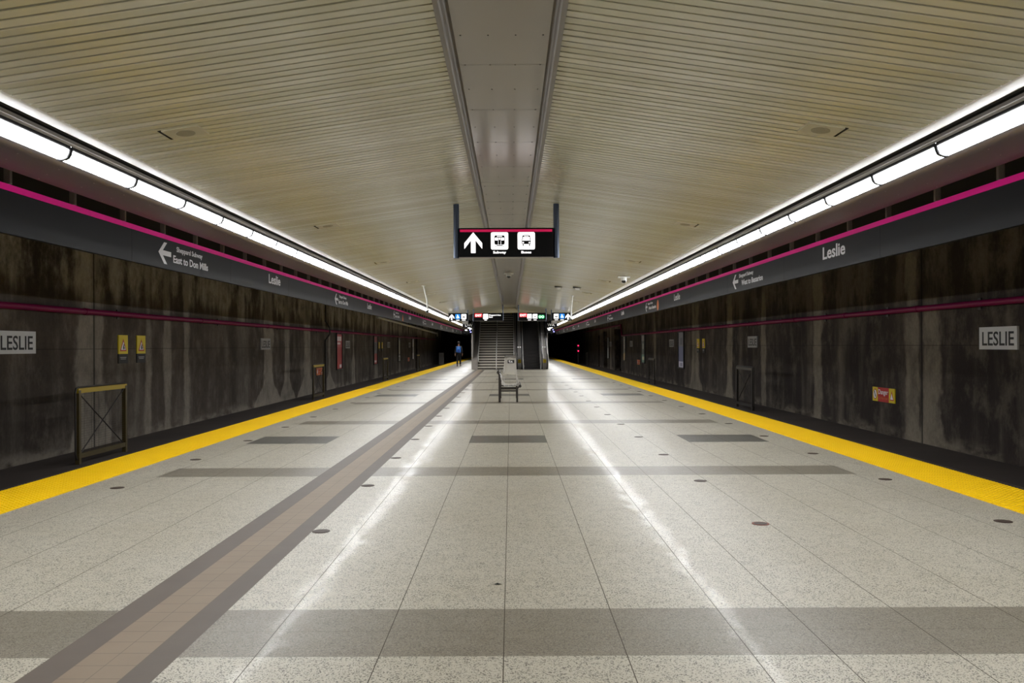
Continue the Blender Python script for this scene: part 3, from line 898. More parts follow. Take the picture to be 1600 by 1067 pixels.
# ------------------------------------------------------------------ overhead hanging signs
def subway_icon(mb, cu, cv, w_, bg, fg, d):
    mb.rrect(cu - w_ / 2, cv - w_ / 2, cu + w_ / 2, cv + w_ / 2, w_ * .1, d, d + .003, bg)
    k = w_; e = d + .003
    mb.rrect(cu - .30 * k, cv - .22 * k, cu + .30 * k, cv + .32 * k, k * .09, e, e + .002, fg)
    e2 = e + .002
    mb.rect(cu - .26 * k, cv + .03 * k, cu - .11 * k, cv + .19 * k, e2, e2 + .002, bg)
    mb.rect(cu + .11 * k, cv + .03 * k, cu + .26 * k, cv + .19 * k, e2, e2 + .002, bg)
    mb.rect(cu - .035 * k, cv + .06 * k, cu + .035 * k, cv + .19 * k, e2, e2 + .002, bg)
    mb.rect(cu - .15 * k, cv + .24 * k, cu + .15 * k, cv + .275 * k, e2, e2 + .002, bg)
    mb.rect(cu - .085 * k, cv - .22 * k, cu - .07 * k, cv + .2 * k, e2, e2 + .002, bg)
    mb.rect(cu + .07 * k, cv - .22 * k, cu + .085 * k, cv + .2 * k, e2, e2 + .002, bg)
    mb.rect(cu - .15 * k, cv - .29 * k, cu + .15 * k, cv - .24 * k, e, e + .002, fg)
    mb.line2((cu - .14 * k, cv - .25 * k), (cu - .24 * k, cv - .32 * k), .035 * k, e, e + .002, fg)
    mb.line2((cu + .14 * k, cv - .25 * k), (cu + .24 * k, cv - .32 * k), .035 * k, e, e + .002, fg)
def bus_icon(mb, cu, cv, w_, bg, fg, d):
    mb.rrect(cu - w_ / 2, cv - w_ / 2, cu + w_ / 2, cv + w_ / 2, w_ * .1, d, d + .003, bg)
    k = w_; e = d + .003; e2 = e + .002
    mb.rrect(cu - .26 * k, cv - .19 * k, cu + .26 * k, cv + .12 * k, k * .03, e, e + .002, fg)
    mb.poly([(cu - .26 * k, cv), (cu + .26 * k, cv), (cu + .22 * k, cv + .30 * k), (cu + .14 * k, cv + .33 * k), (cu - .14 * k, cv + .33 * k), (cu - .22 * k, cv + .30 * k)], e, e + .002, fg)
    mb.poly([(cu - .225 * k, cv + .01 * k), (cu + .225 * k, cv + .01 * k), (cu + .19 * k, cv + .22 * k), (cu - .19 * k, cv + .22 * k)], e2, e2 + .002, bg)
    mb.rect(cu - .13 * k, cv + .255 * k, cu + .13 * k, cv + .29 * k, e2, e2 + .002, bg)
    for s_ in (-1, 1):
        mb.disc2(cu + s_ * .18 * k, cv - .11 * k, .045 * k, e2, e2 + .002, bg, 12)
        mb.rect(cu + s_ * .18 * k - .03 * k, cv - .30 * k, cu + s_ * .18 * k + .03 * k, cv - .18 * k, e, e + .002, fg)
def access_icon(mb, cu, cv, w_, bg, fg, d):
    mb.rrect(cu - w_ / 2, cv - w_ / 2, cu + w_ / 2, cv + w_ / 2, w_ * .06, d, d + .003, bg)
    k = w_; e = d + .003
    mb.disc2(cu - .04 * k, cv + .32 * k, .07 * k, e, e + .002, fg, 12)
    mb.line2((cu - .04 * k, cv + .24 * k), (cu - .01 * k, cv - .06 * k), .08 * k, e, e + .002, fg)
    mb.line2((cu - .03 * k, cv + .1 * k), (cu + .16 * k, cv + .1 * k), .055 * k, e, e + .002, fg)
    mb.line2((cu - .02 * k, cv - .04 * k), (cu + .18 * k, cv - .04 * k), .075 * k, e, e + .002, fg)
    mb.line2((cu + .16 * k, cv - .02 * k), (cu + .28 * k, cv - .3 * k), .075 * k, e, e + .002, fg)
    mb.ring2(cu - .03 * k, cv - .14 * k, .22 * k, .06 * k, e, e + .002, fg, 16, 110, 340)
def escal_icon(mb, cu, cv, w_, bg, fg, d):
    mb.rrect(cu - w_ / 2, cv - w_ / 2, cu + w_ / 2, cv + w_ / 2, w_ * .1, d, d + .003, bg)
    k = w_; e = d + .003
    mb.line2((cu - .25 * k, cv - .2 * k), (cu + .25 * k, cv + .2 * k), .1 * k, e, e + .002, fg)
def camface(x, y, z): return face_frame((x, y, z), (1, 0, 0), (0, -1, 0))
FG, BG = 1, 0
ICM = [M['lit_white'], M['black'], M['lit_blue'], M['lit_red'], M['lit_green']]

def hanging_sign(x0, x1, y, z0, z1, lab, post_x, tube_r=.043, front_tubes=True):
    """sign box between two hanger tubes; local origin at the bottom middle of the face"""
    r = bpy.data.objects.new('hanging_sign', None); COL.objects.link(r)
    xm = (x0 + x1) / 2
    r.matrix_world = camface(xm, y, z0); r.empty_display_size = .1
    hw, H = (x1 - x0) / 2, z1 - z0
    b_ = MB().rect(-hw, 0, hw, H, -.12, 0)
    b_.build('sign_box', M['black'], r)
    MB().rect(-hw, -.008, hw, 0, -.12, .004).build('bottom_trim', M['steel_dark'], r)
    for px in post_x:
        top = (ZC - .149 * abs(px) if abs(px) < 3.3 else 3.2) - z0 - .002
        MB().bar((px - xm, -.012, -.06), (px - xm, top, -.06), tube_r, 14).build('hanger_tube', M['tube'], r)
    tag(r, lab, 'hanging sign', 'overhead wayfinding signs')
    return r, hw, H
# the near one
r, hw, H = hanging_sign(-.695, .688, 12.4, 2.797, 3.222, 'large hanging sign with arrow, Subway and Buses pictograms under the centre ceiling', (-.737, .731))
MB().rect(-hw + .015, H - .058, hw - .02, H - .022, 0, .003).build('stripe', M['lit_magenta'], r)
k = .43 / 48.0                                    # metres per picture pixel here
a = MB(); arrow_up(a, -.483, .21, .30, .26, 0, 0, .003); a.build('arrow', M['lit_white'], r)
a = MB(); subway_icon(a, -.098, .235, .253, BG, FG, 0); a.build('pictogram', ICM, r)
a = MB(); bus_icon(a, .293, .235, .253, BG, FG, 0); a.build('pictogram', ICM, r)
text('lettering', 'Subway', .036, M['lit_white'], r, None, -.098, .052, 0, width=.19, align='CENTER', bold=.018)
text('lettering', 'Buses', .036, M['lit_white'], r, None, .293, .052, 0, width=.145, align='CENTER', bold=.018)

SY = 44.0
def sx(px): return (px - 798) / 1325 * SY + .055
def sz(py): return 1.5 + (540 - py) / 1325 * SY
zb, zt = sz(501.3), sz(488.8)
# left outer: arrow, accessible, subway
r, hw, H = hanging_sign(sx(701), sx(731.5), SY, zb, zt, 'small hanging sign with arrow, blue wheelchair and train icons, left of the stairs', (sx(702), sx(731)), .03)
xm = (sx(701) + sx(731.5)) / 2
a = MB(); arrow_up(a, sx(706) - xm, H / 2, .30, .27, 0, 0, .003); a.build('arrow', M['lit_white'], r)
a = MB(); access_icon(a, sx(715.5) - xm, H * .56, .25, 2, 0, 0); a.rect(sx(713) - xm, .03, sx(718) - xm, .06, 0, .003, 0); a.build('pictogram', ICM, r)
a = MB(); subway_icon(a, sx(724.8) - xm, H * .56, .25, BG, FG, 0); a.rect(sx(722) - xm, .03, sx(727.5) - xm, .06, 0, .003, 0); a.build('pictogram', ICM, r)
# left inner: EXIT, escalator, street name
r, hw, H = hanging_sign(sx(741), sx(785.5), SY, zb, zt, 'black hanging sign reading EXIT with escalator icon above the stairs', (sx(740), sx(786)), .03)
xm = (sx(741) + sx(785.5)) / 2
a = MB().rect(sx(742) - xm, H * .48, sx(753.5) - xm, H * .94, 0, .003); a.build('exit_plate', M['lit_red'], r)
text('lettering', 'EXIT', .12, M['lit_white'], r, None, sx(747.8) - xm, H * .56, .003, width=.32, align='CENTER', bold=.02)
a = MB(); escal_icon(a, sx(759) - xm, H * .56, .26, BG, FG, 0); a.rect(sx(757) - xm, .03, sx(761) - xm, .06, 0, .003, 0); a.build('pictogram', ICM, r)
text('lettering', 'Sheppard Ave', .065, M['lit_white'], r, None, sx(764) - xm, H * .66, 0, width=.62, bold=.03)
text('lettering', 'East', .065, M['lit_white'], r, None, sx(764) - xm, H * .42, 0, width=.2, bold=.03)
# right inner: EXIT, icons, green
r, hw, H = hanging_sign(sx(811.5), sx(853), SY, zb, zt, 'black hanging sign reading EXIT with green logo above the escalator', (sx(810.5), sx(853.3)), .03)
xm = (sx(811.5) + sx(853)) / 2
a = MB().rect(sx(811.8) - xm, H * .48, sx(823.5) - xm, H * .94, 0, .003); a.build('exit_plate', M['lit_red'], r)
text('lettering', 'EXIT', .12, M['lit_white'], r, None, sx(817.6) - xm, H * .56, .003, width=.32, align='CENTER', bold=.02)
a = MB(); escal_icon(a, sx(827.5) - xm, H * .56, .24, BG, FG, 0); a.rect(sx(825) - xm, .03, sx(830) - xm, .06, 0, .003, 0); a.build('pictogram', ICM, r)
a = MB(); bus_icon(a, sx(836.3) - xm, H * .56, .24, BG, FG, 0); a.rect(sx(834) - xm, .03, sx(838.5) - xm, .06, 0, .003, 0); a.build('pictogram', ICM, r)
a = MB(); a.disc2(sx(844) - xm, H * .5, .10, 0, .003, 0); a.disc2(sx(848.3) - xm, H * .5, .10, 0, .003, 0); a.rect(sx(844) - xm, H * .5 - .04, sx(848) - xm, H * .5 + .04, 0, .003, 0)
a.ring2(sx(844) - xm, H * .5, .06, .02, .003, .005, 1, 12); a.ring2(sx(848.3) - xm, H * .5, .06, .02, .003, .005, 1, 12)
a.build('logo', [M['lit_green'], M['lit_white']], r)
# right outer
r, hw, H = hanging_sign(sx(862.5), sx(892.5), SY, zb, zt, 'small hanging sign with train, blue wheelchair and arrow icons, right of the escalator', (sx(862), sx(893)), .03)
xm = (sx(862.5) + sx(892.5)) / 2
a = MB(); subway_icon(a, sx(869.3) - xm, H * .56, .25, BG, FG, 0); a.rect(sx(867) - xm, .03, sx(872) - xm, .06, 0, .003, 0); a.build('pictogram', ICM, r)
a = MB(); access_icon(a, sx(878.5) - xm, H * .56, .25, 2, 0, 0); a.rect(sx(876) - xm, .03, sx(881) - xm, .06, 0, .003, 0); a.build('pictogram', ICM, r)
a = MB(); arrow_up(a, sx(887.8) - xm, H / 2, .30, .27, 0, 0, .003); a.build('arrow', M['lit_white'], r)

# ------------------------------------------------------------------ ceiling end, bulkhead and stair hall
bk = MB()
bk.box(-3.4, -2.45, CE, CE + .15, 3.02, 4.0); bk.box(2.5, 3.4, CE, CE + .15, 3.02, 4.0)
bk.box(-2.45, 2.5, CE, CE + .15, 3.44, 4.0)
bk.box(-3.4, -2.45, CE + .15, 88, 3.02, 3.06); bk.box(2.5, 3.4, CE + .15, 88, 3.02, 3.06)
struct(bk.build('wall_bulkhead', M['ceil_plate']))
sw = MB()
sw.box(-2.62, -2.45, CE + .15, 75, 3.02, 7.5); sw.box(2.5, 2.65, CE + .15, 75, 3.02, 7.5)
sw.box(-2.45, 2.5, 75, 75.2, 0, 7.5); sw.box(-2.6, 2.65, CE + .15, 75.2, 7.5, 7.6)
sw.box(-2.45, 2.5, CE + .15, CE + .3, 4.0, 7.5)
struct(sw.build('wall_stair_hall', M['wall_grey']))
struct(MB().box(-2.45, 2.5, 61.4, 75, 3.9, 4.1).build('floor_concourse', M['stair']))
struct(MB().box(-2.45, -2.35, 54, 75, 0, 3.02).box(2.47, 2.5, 56, 75, 0, 3.02).build('wall_under_stairs', M['steel_dark']))
# stair
root = empty('staircase', (0, 53.75, 0))
tag(root, 'straight grey stone staircase rising from the platform beside the escalator', 'stairs')
tread, rise, ns = .315, .168, 24
stp = MB(); 
for i in range(ns):
    stp.box(-2.05, .30, i * tread, (i + 1) * tread + .02, i * rise * 0 if i == 0 else (i - 1) * rise, (i + 1) * rise - .07, 1)
    stp.box(-2.05, .30, i * tread - .03, (i + 1) * tread, (i + 1) * rise - .07, (i + 1) * rise, 0)
stp.build('steps', [M['stair'], M['riser']], root)
def incline(mb, x0, x1, za, zb_, y0=0.0, n=ns, yb=None, mi=0):
    ye, ze = n * tread, n * rise
    mb.extrude_x([(y0, za), (ye, ze + za), (ye, ze + zb_), (y0, zb_)], x0, x1, mi)
s1 = MB(); s1.extrude_x([(-.15, 0), (ns * tread, 0), (ns * tread, ns * rise + .35), (.0, .55), (-.15, .55)], -2.36, -2.05); s1.build('side_wall', M['steel_dark'], root)
s1 = MB(); s1.extrude_x([(-.05, 0), (ns * tread, 0), (ns * tread, ns * rise + .35), (.0, .45), (-.05, .45)], .30, .36); s1.build('side_wall', M['steel_dark'], root)
for nm, xx in (('handrail', -2.0), ('handrail', -.86), ('handrail', .26)):
    h = MB(); rr = .024
    pts = [(xx, -.02, .90), (xx, .25, .98), (xx, ns * tread, ns * rise + .92)]
    h.path(pts, rr, 8)
    h.bar((xx, -.02, .90), (xx, -.02, 0 if xx == -.86 else .5), rr)
    if xx == -.86:
        for i in range(3, ns, 5): h.bar((xx, i * tread + .15, (i + 1) * rise - .01), (xx, i * tread + .15, i * rise + 1.0), .018)
    else:
        for i in range(3, ns, 5):
            xw = -2.06 if xx < -1 else .31
            h.bar((xx, i * tread + .15, i * rise + .97), (xw, i * tread + .15, i * rise + .93 - .5 * 0), .012)
    h.build(nm, M['metal'], root)
h = MB().bar((.10, 18 * tread, 18 * rise + .98 - .3), (.10, 24 * tread, 24 * rise + .9), .03)
h.build('yellow_rail', M['warn'], root)

# escalator
root = empty('escalator', (0, 53.75, 0))
tag(root, 'escalator with dark steps and stainless balustrades to the right of the stairs', 'escalator')
ex0, ex1 = .87, 1.92
e = MB()
e.box(ex0, ex1, -.75, .15, 0, .03, 1)
for i in range(22):
    e.box(ex0, ex1, .15 + i * .34, .15 + (i + 1) * .34 + .02, max(0, (i - 1) * .19), (i + 1) * .19 - .02, 0)
    e.box(ex0, ex1, .13 + i * .34, .15 + (i + 1) * .34, (i + 1) * .19 - .02, (i + 1) * .19, 1)
e.build('steps', [M['step'], M['step']], root)
SL = .19 / .34
for xa, xb_ in ((.36, .84), (1.95, 2.46)):
    xm = (xa + xb_) / 2
    b_ = MB()
    b_.extrude_x([(0.05, 0), (7.7, 0), (7.7, 7.7 * SL + .78), (0.2, .78), (-.05, .70)], xa, xb_)
    b_.build('balustrade', M['steel'], root)
    # newel end: rounded steel nose with rubber handrail around it
    inner = xb_ if xa < 1 else xa
    for side_x in (xa + .09, xb_ - .09) if xa < 1 else (xa + .07, xb_ - .12):
        nb = MB()
        pr_ = [(.15, .10), (-.45, .10)] + [(-.45 - .36 * math.sin(math.radians(t)), .50 - .42 * math.cos(math.radians(t))) for t in range(10, 171, 20)] + [(-.45, .93), (.1, .93)]
        nb.extrude_x(pr_, side_x - .045, side_x + .045, 0, False)
        nb.build('newel', M['steel'], root)
        hb = MB()
        pts = [(side_x, .15, .06), (side_x, -.45, .06)] + [(side_x, -.45 - .40 * math.sin(math.radians(t)), .50 - .46 * math.cos(math.radians(t))) for t in range(0, 181, 20)] + [(side_x, .25, .97), (side_x, 7.7, 7.45 * SL + .97)]
        hb.path(pts, .038, 8)
        hb.build('handrail', M['rubber'], root)
    MB().box(xm - .12, xm + .12, -.06, -.052, .40, .62).build('caution_label', M['warn'], root)
    for zz in (1.4, 2.3, 3.2):
        yy = (zz - .78) / SL + .2
        MB().box(xm - .10, xm - .04, yy - .05, yy + .01, zz - .02, zz + .015).box(xm + .04, xm + .10, yy - .05, yy + .01, zz - .02, zz + .015).build('deck_light', M['lit_white'], root)
for xx in (ex0 - .03, ex1):
    MB().extrude_x([(-.6, 0), (.2, 0), (7.7, 7.5 * SL), (7.7, 7.5 * SL + .30), (.2, .30), (-.6, .26)], xx, xx + .03).build('skirt_panel', M['metal'], root)

# columns and boards next to the stair hall
for s, side, tx in ((-1, 'left', 'DW'), (1, 'right', 'WA')):
    xc = -2.62 if s < 0 else 2.62
    cb = MB().box(xc - .17, xc + .17, 49.7, 49.98, sz(502) + .02, zc(2.5) - .02, 0)
    for k in range(3): cb.box(xc - .09, xc + .09, 49.69, 49.7, 2.86 + k * .13, 2.93 + k * .13, 1)
    tag(cb.build('speaker_box', [M['wall_grey'], M['steel_dark']]), f'grey perforated box under the ceiling between the two {side} hanging signs', 'speaker')
    o = bpy.data.objects.new('letter_board', None); COL.objects.link(o)
    o.matrix_world = camface(xc + (.04 if s < 0 else -.02), 53.4, 2.66)
    MB().rect(-.40, -.03, .40, .30, -.08, 0).rect(-.03, .30, .03, .352, -.06, -.03).build('board', M['black'], o)
    text('lettering', tx, .2, M['white'], o, None, 0, .05, 0, width=.46, align='CENTER', bold=.01)
    tag(o, f'black board with white letters {tx} beside the {"stairs" if s < 0 else "escalator"}', 'sign')
    lb = MB(); lb.box(xc - .30, xc + .25, 53.5, 53.6, 2.28, 2.55, 0)
    lb.box(xc - .2, xc - .06, 53.49, 53.5, 2.45, 2.53, 1); lb.box(xc + .08, xc + .14, 53.49, 53.5, 2.46, 2.52, 2); lb.box(xc + .12, xc + .2, 53.49, 53.5, 2.34, 2.40, 2)
    tag(lb.build('display_screen', [M['black'], M['lit_white'], M['led_blue']]), f'small dark display with lit marks below the {tx} board', 'screen')

# ------------------------------------------------------------------ ceiling fittings
def ceil_speaker(s):
    r = empty('ceiling_speaker', (0, 0, 0))
    ang = math.atan(.149)
    p = MB()
    def P(dx, dy, dz): return (s * dx, dy, -.149 * dx + dz)
    def slab(x0, x1, y0, y1, z0, z1, mi):
        vs = [P(x, y, z) for z in (z0, z1) for y in (y0, y1) for x in (x0, x1)]
        p.add(vs, [(0, 2, 3, 1), (4, 5, 7, 6), (0, 1, 5, 4), (2, 6, 7, 3), (0, 4, 6, 2), (1, 3, 7, 5)], mi)
    slab(-.17, .13, -.14, .14, -.010, .016, 0)
    slab(.13, .16, -.14, .14, -.003, .016, 1)
    p.build('cover_plate', [M['ceil_plate'], M['cctv_black']], r)
    g = MB(); n = 24
    vs = [P(-.02 + .075 * math.cos(2 * PI * i / n), .085 * math.sin(2 * PI * i / n), -.014) for i in range(n)]
    vs += [P(-.02 + .075 * math.cos(2 * PI * i / n), .085 * math.sin(2 * PI * i / n), -.008) for i in range(n)]
    g.add(vs, [tuple(range(n)), tuple(range(n, 2 * n))[::-1]] + [(i, (i + 1) % n, n + (i + 1) % n, n + i) for i in range(n)])
    g.build('grille', M['ceil_grille'], r)
    return r
for s, side in ((-1, 'left'), (1, 'right')):
    p = ceil_speaker(s); freeze(p)
    for k in range(7):
        o = p if k == 0 else copy_tree(p)
        o.location = (s * 2.67, 7.08 + 5.5 * k, zc(2.67))
        tag(o, f'beige ceiling speaker plate with round grille, {nth(k)} along the {side} slope', 'ceiling speaker', 'ceiling speaker plates')

def dome(x, y, z, lab, tilt=0):
    r = empty('dome_camera', (x, y, z))
    MB().box(-.15, .15, -.11, .11, -.03, .0).build('base_plate', M['white_paint'], r)
    MB().bar((0, 0, -.03), (0, 0, -.10), .075, 16).build('housing', M['white_paint'], r)
    MB().ball((0, 0, -.10), .062, n=14, half=-1).build('lens_dome', M['cctv_black'], r)
    tag(r, lab, 'camera')
dome(0.0, 26.2, 3.745, 'white dome camera under the grey centre ceiling strip')
dome(2.93, 21.5, zc(2.93) - .02, 'white dome camera under the right slatted ceiling near the light row')
def arm_cam(x, y, dx, zend, lab):
    r = empty('arm_camera', (x, y, zc(x)))
    L = zc(x) - zend
    MB().bar((0, 0, 0), (0, 0, -.02), .06, 12).path([(0, 0, 0), (dx * .35, 0, -L * .25), (dx * .8, 0, -L * .55), (dx, 0, -L)], .022, 8).build('arm', M['white_paint'], r)
    MB().bar((dx, -.14, -L - .03), (dx, .10, -L + .01), .045, 12).build('camera_body', M['white_paint'], r)
    MB().bar((dx, -.15, -L - .032), (dx, -.14, -L - .03), .036, 12).build('lens', M['cctv_black'], r)
    tag(r, lab, 'camera')
arm_cam(-2.55, 25.4, .12, 2.55, 'white camera on a long curved arm hanging from the left ceiling slope')
arm_cam(2.35, 31.3, -.07, 2.47, 'white camera on a thin arm hanging before the right small sign')
for x, y, lab in ((1.64, 28.0, 'small white ceiling box, nearer the centre, on the right ceiling slope'), (2.19, 27.2, 'small white ceiling box, nearer the lights, on the right ceiling slope')):
    r = empty('ceiling_box', (x, y, zc(x)))
    MB().box(-.13, .13, -.08, .08, -.03, .012).build('mounting_plate', M['gate_dark'], r)
    MB().box(-.06, .08, -.06, .05, -.09, -.03).build('housing', M['white_paint'], r)
    tag(r, lab, 'ceiling box')

# ------------------------------------------------------------------ floor discs
def disc(name_mat, red=False):
    r = empty('floor_disc', (0, 0, 0))
    MB().bar((0, 0, 0), (0, 0, .003), .072, 24, 0, True).build('rim', M['disc_red'] if red else M['disc'], r)
    MB().bar((0, 0, .003), (0, 0, .0045), .055, 20, 0, True).build('cap', M['disc'], r)
    return r
pd, pdr = disc(0), disc(0, True); freeze(None)
fd = True; fr_ = True
for nm, x, ya, n0 in (('beside the brown paver strip', -1.49, 6.88, 13), ('along the left yellow strip', -4.15, 9.05, 12), ('in the inner row right of centre', 2.14, 7.1, 13), ('along the right yellow strip', 4.2, 7.15, 13)):
    for k in range(n0):
        red = x == 2.14 and k == 0
        if red: o = pdr
        elif fd: o = pd; fd = False
        else: o = copy_tree(pd)
        o.location = (x, ya + 2.25 * k, 0)
        lab = 'reddish metal floor disc, nearest in the inner row right of centre' if red else f'round dark metal floor disc {nm}, {nth(k)} from the camera'
        tag(o, lab, 'floor disc', 'metal discs set in the floor')

# small scrap of litter
lt = MB().add([(0, 0, .001), (.03, .012, .004), (.055, .002, .002), (.04, -.014, .006), (.012, -.012, .002), (.025, 0, .010)],
              [(0, 5, 1), (1, 5, 2), (2, 5, 3), (3, 5, 4), (4, 5, 0), (0, 1, 2, 3, 4)])
o = lt.build('litter', M['rubber']); o.location = (-.06, 5.33, 0)
tag(o, 'tiny dark scrap of litter on the pale floor near the centre joint', 'litter')

# ------------------------------------------------------------------ bench
root = empty('bench', (0, 22.5, 0))
tag(root, 'metal mesh bench with black end frames seen end on, on the platform centre line', 'bench')
bl = -.30 + .055; br = .165 + .055
for yy in (0, 1.75):
    f = MB()
    f.bar((bl, yy, 0), (bl, yy, .66), .03, 10).path([(bl, yy, .64), (bl - .005, yy, .72), (bl - .03, yy, .775)], .026, 10)
    f.bar((bl + .0, yy, .30), (br, yy, .30), .018, 8).bar((bl, yy, .355), (br, yy, .355), .018, 8)
    f.build('end_frame', M['gate_dark'], root)
    MB().bar((br, yy, 0), (br, yy, .36), .026, 10).path([(br, yy, .34), (br + .02, yy, .39), (br + .07, yy, .42)], .024, 10).build('front_leg', M['gate_dark'], root)
MB().bar((bl - .035, -.04, .79), (bl - .035, 1.79, .79), .04, 12).build('back_tube', M['gate_dark'], root)
MB().bar((br + .075, -.04, .425), (br + .075, 1.79, .425), .04, 12).build('front_tube', M['gate_dark'], root)
sp = [(bl - .03, .76), (bl + .03, .66), (bl + .05, .56), (bl + .07, .48), (bl + .13, .425), (bl + .24, .405), (bl + .36, .415), (br + .07, .455)]
ms = MB()
y = 0.02
while y < 1.74:
    ms.path([(a, y, c) for a, c in sp], .004, 5); y += .34
ms.build('seat_mesh', M['metal'], root)
ms = MB()
for a, c in sp: ms.bar((a, 0, c), (a, 1.74, c), .003, 5)
ms.build('seat_wires', M['metal'], root)
for yy in (.0, .87, 1.74):
    MB().path([(bl + .05, yy, .50), (bl + .06, yy, .64), (br, yy, .64), (br + .06, yy, .46)], .009, 6).build('armrest', M['steel'], root)

# ------------------------------------------------------------------ clear waste bag stand
BY = 34.0
root = empty('waste_bin', (.03, BY, 0))
tag(root, 'clear plastic waste bag on a metal hoop stand with black label, behind the bench', 'waste bin')
f = MB()
for sx_ in (-1, 1):
    f.path([(sx_ * .25, -.1, .02), (sx_ * .25, -.1, .22), (sx_ * .23, -.08, .75), (sx_ * .20, -.06, 1.0), (sx_ * .12, -.05, 1.07)], .014, 8)
    f.bar((sx_ * .25, -.1, .02), (sx_ * .25, .22, .02), .014); f.bar((sx_ * .25, .2, .02), (sx_ * .20, .15, 1.0), .012)
f.bar((-.12, -.05, 1.07), (.12, -.05, 1.07), .014).bar((-.25, -.1, .12), (.25, -.1, .12), .012).bar((-.25, -.1, .26), (.25, -.1, .26), .009)
f.build('stand', M['steel'], root)
MB().box(-.23, .23, -.16, .18, 1.02, 1.08).bar((0, 0, 1.08), (0, 0, 1.11), .17, 20).build('lid', M['wall_grey'], root)
bag = MB(); n = 24; rings = []
prof = [(1.03, .20), (1.0, .215), (.93, .22), (.8, .235), (.65, .25), (.5, .275), (.38, .29), (.34, .26), (.33, .12)]
vs = []
for j, (z, rr) in enumerate(prof):
    for i in range(n):
        a = 2 * PI * i / n
        w2 = 1 + (.06 * math.sin(5 * a + j) + .04 * math.sin(9 * a + 2 * j)) * (j > 1)
        vs.append((rr * w2 * math.cos(a), rr * .8 * w2 * math.sin(a), z + .015 * math.sin(3 * a + j)))
fs = [(j * n + i, (j + 1) * n + i, (j + 1) * n + (i + 1) % n, j * n + (i + 1) % n) for j in range(len(prof) - 1) for i in range(n)]
bag.add(vs, fs + [tuple(range((len(prof) - 1) * n, len(prof) * n))], 0, True)
bag.build('bag', M['bag'], root)
lb = MB().box(-.10, .16, -.235, -.228, .80, .93, 0).box(-.06, .0, -.238, -.234, .865, .905, 1).box(.02, .09, -.238, -.234, .855, .89, 1).box(-.05, .11, -.238, -.234, .825, .84, 1)
lb.build('label_plate', [M['ink'], M['white']], root)

# ------------------------------------------------------------------ person walking away on the left
def skin_mesh(name, chain_list, material, parent, sub=1):
    """chain_list: [(points, radii), ...]; the first point of later chains may be given as an index into the joined list"""
    vs, es, rs = [], [], []
    for pts, rad in chain_list:
        prev = None
        for p_, r_ in zip(pts, rad):
            if isinstance(p_, int): prev = p_; continue
            vs.append(p_); rs.append(r_)
            if prev is not None: es.append((prev, len(vs) - 1))
            prev = len(vs) - 1
    me = bpy.data.meshes.new(name); me.from_pydata(vs, es, [])
    o = bpy.data.objects.new(name, me); COL.objects.link(o)
    md = o.modifiers.new('skin', 'SKIN')
    if not me.skin_vertices: return o
    for i, r_ in enumerate(rs):
        d = me.skin_vertices[0].data[i]
        d.radius = r_ if isinstance(r_, tuple) else (r_, r_)
    me.skin_vertices[0].data[0].use_root = True
    md.use_smooth_shade = True
    sb = o.modifiers.new('sub', 'SUBSURF'); sb.levels = sub; sb.render_levels = sub
    bpy.context.view_layer.update()
    m2 = bpy.data.meshes.new_from_object(o.evaluated_get(bpy.context.evaluated_depsgraph_get()))
    bpy.data.objects.remove(o)
    m2.materials.clear(); m2.materials.append(material)
    for p_ in m2.polygons: p_.use_smooth = True
    o2 = bpy.data.objects.new(name, m2); COL.objects.link(o2)
    if parent: o2.parent = parent
    return o2
root = empty('person', (-3.76, 62.2, 0))
tag(root, 'person in dark clothes walking away along the left platform edge, wearing a backpack', 'person')
skin_c = mat('skin', srgb(150, 110, 90), .6)
dkc = mat('dark jacket cloth', srgb(26, 26, 32), .8); trc = mat('dark trousers', srgb(20, 20, 24), .85)
# body: pelvis root, spine, head, arms, legs, fingers
ch = [([(0, 0, .95), (0, .01, 1.15), (0, .0, 1.38), (0, 0, 1.50), (0, .02, 1.60), (0, .02, 1.74)], [(.15, .10), (.14, .10), (.16, .10), (.055, .055), (.075, .09), (.07, .08)])]
k = 6
for s in (-1, 1):
    sw_ = .12 * s
    ch.append(([2, (s * .19, 0, 1.43), (s * .25, -sw_ * .6, 1.15), (s * .26, sw_, .90), (s * .26, sw_ * 1.1, .84)], [0, .055, .045, .033, (.04, .02)]))
    h = k + 3; k += 4
    for fi, (fx, fl) in enumerate(((-.030, .07), (-.010, .085), (.010, .08), (.030, .065))):
        ch.append(([h, (s * .26 , sw_ * 1.1 + fx, .79), (s * .258, sw_ * 1.1 + fx, .79 - fl * .5), (s * .245, sw_ * 1.1 + fx, .79 - fl)], [0, .009, .009, .007])); k += 3
    ch.append(([h, (s * .235, sw_ * 1.1 + .035, .81), (s * .225, sw_ * 1.1 + .045, .77)], [0, .011, .009])); k += 2
for s in (-1, 1):
    st_ = .16 * s
    ch.append(([0, (s * .09, 0, .88), (s * .10, st_ * .7 + .03, .50), (s * .10, st_ * 1.1 - .03, .10), (s * .10, st_ * 1.1 + .12, .03)], [0, .085, .06, .042, .03]))
body = skin_mesh('body', ch, skin_c, root)
jc = [([(0, 0, .84), (0, .01, 1.15), (0, 0, 1.38), (0, 0, 1.47)], [(.17, .12), (.155, .115), (.175, .115), .07])]
for s in (-1, 1):
    sw_ = .12 * s
    jc.append(([2, (s * .19, 0, 1.43), (s * .25, -sw_ * .6, 1.15), (s * .26, sw_, .92)], [0, .07, .06, .045]))
skin_mesh('jacket', jc, dkc, root)
tcn = [([(0, 0, 1.04), (0, 0, .92)], [(.16, .12), (.165, .125)])]
for s in (-1, 1):
    st_ = .16 * s
    tcn.append(([1, (s * .09, 0, .86), (s * .10, st_ * .7 + .03, .50), (s * .10, st_ * 1.1 - .03, .10)], [0, .10, .078, .062]))
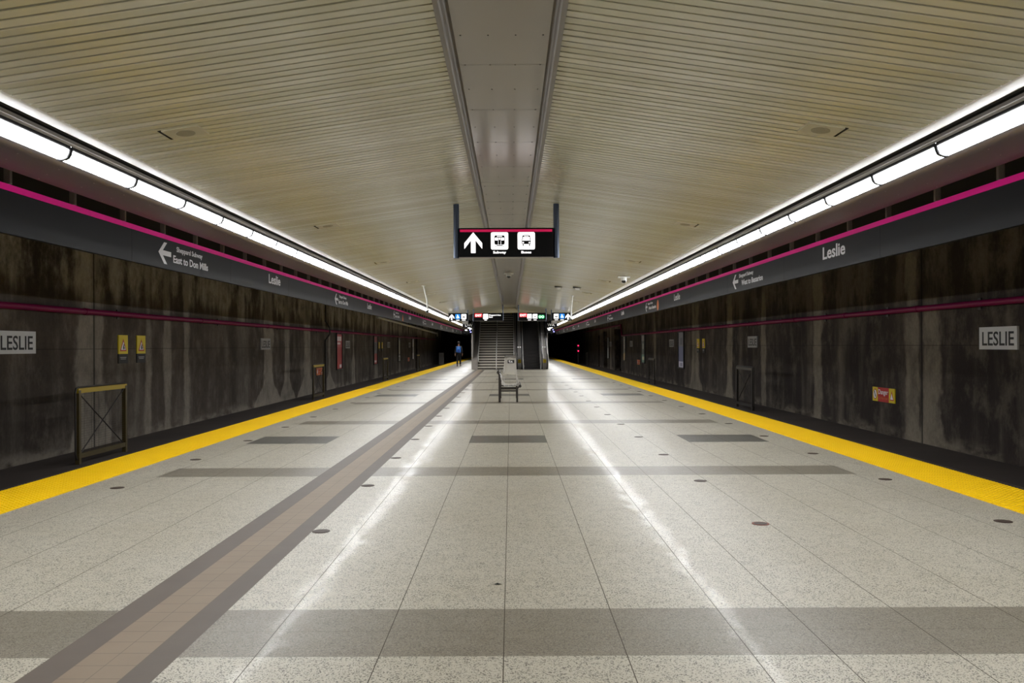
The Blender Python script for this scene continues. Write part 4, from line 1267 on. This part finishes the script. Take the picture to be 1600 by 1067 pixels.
skin_mesh('trousers', tcn, trc, root)
hb = MB().ball((0, .0, 1.73), .105, n=14, sz=1.1); hb.build('hair', mat('dark hair', srgb(24, 18, 15), .7), root)
for s in (-1, 1):
    st_ = .16 * s * 1.1
    MB().ball((s * .10, st_ + .04, .045), .055, n=12, sz=.8).ball((s * .10, st_ + .12, .04), .05, n=12, sz=.75).build('shoe', M['rubber'], root)
bp = MB()
pf = [(.16, 1.44), (.10, 1.47), (-.10, 1.47), (-.16, 1.44), (-.17, 1.05), (-.13, 1.0), (.13, 1.0), (.17, 1.05)]
root2 = empty('backpack', (-3.76, 62.2, 0))
tag(root2, 'bright blue backpack worn by the person on the left', 'backpack')
bp.add([(x, -.13, z) for x, z in pf] + [(x * .9, -.30, 1.22 + (z - 1.22) * .88) for x, z in pf], [tuple(range(8)), tuple(range(8, 16))] + [(i, (i + 1) % 8, 8 + (i + 1) % 8, 8 + i) for i in range(8)])
bp.build('bag_body', mat('blue nylon', srgb(40, 120, 210), .6), root2)
MB().box(-.11, .11, -.34, -.295, 1.04, 1.22).build('front_pocket', mat('navy nylon', srgb(24, 60, 130), .6), root2)
MB().box(-.06, .06, -.312, -.296, 1.32, 1.36).build('patch', mat('pale patch', srgb(170, 190, 210), .6), root2)

# ------------------------------------------------------------------ tunnel signal and cabinet
root = empty('signal_post', (6.42, 80, -1.15))
tag(root, 'signal post with two red lamps in the dark end of the right track', 'signal')
MB().bar((0, 0, 0), (0, 0, 2.8), .05, 10).build('post', M['gate_dark'], root)
for z in (2.12, 2.62):
    MB().box(-.14, .14, -.12, .05, z - .16, z + .16).build('housing', M['rubber'], root)
    MB().bar((0, -.12, z), (0, -.14, z), .055, 14).build('lamp', M['signal'], root)
root = empty('cabinet', (-7.3, 90, -.47))
tag(root, 'grey equipment cabinet on the ledge at the dark end of the left track', 'cabinet')
MB().box(-.25, .25, -.2, .2, 0, 1.25).build('body', M['steel_dark'], root)
MB().box(-.22, .22, -.215, -.2, .1, 1.15).build('door', M['wall_grey'], root)
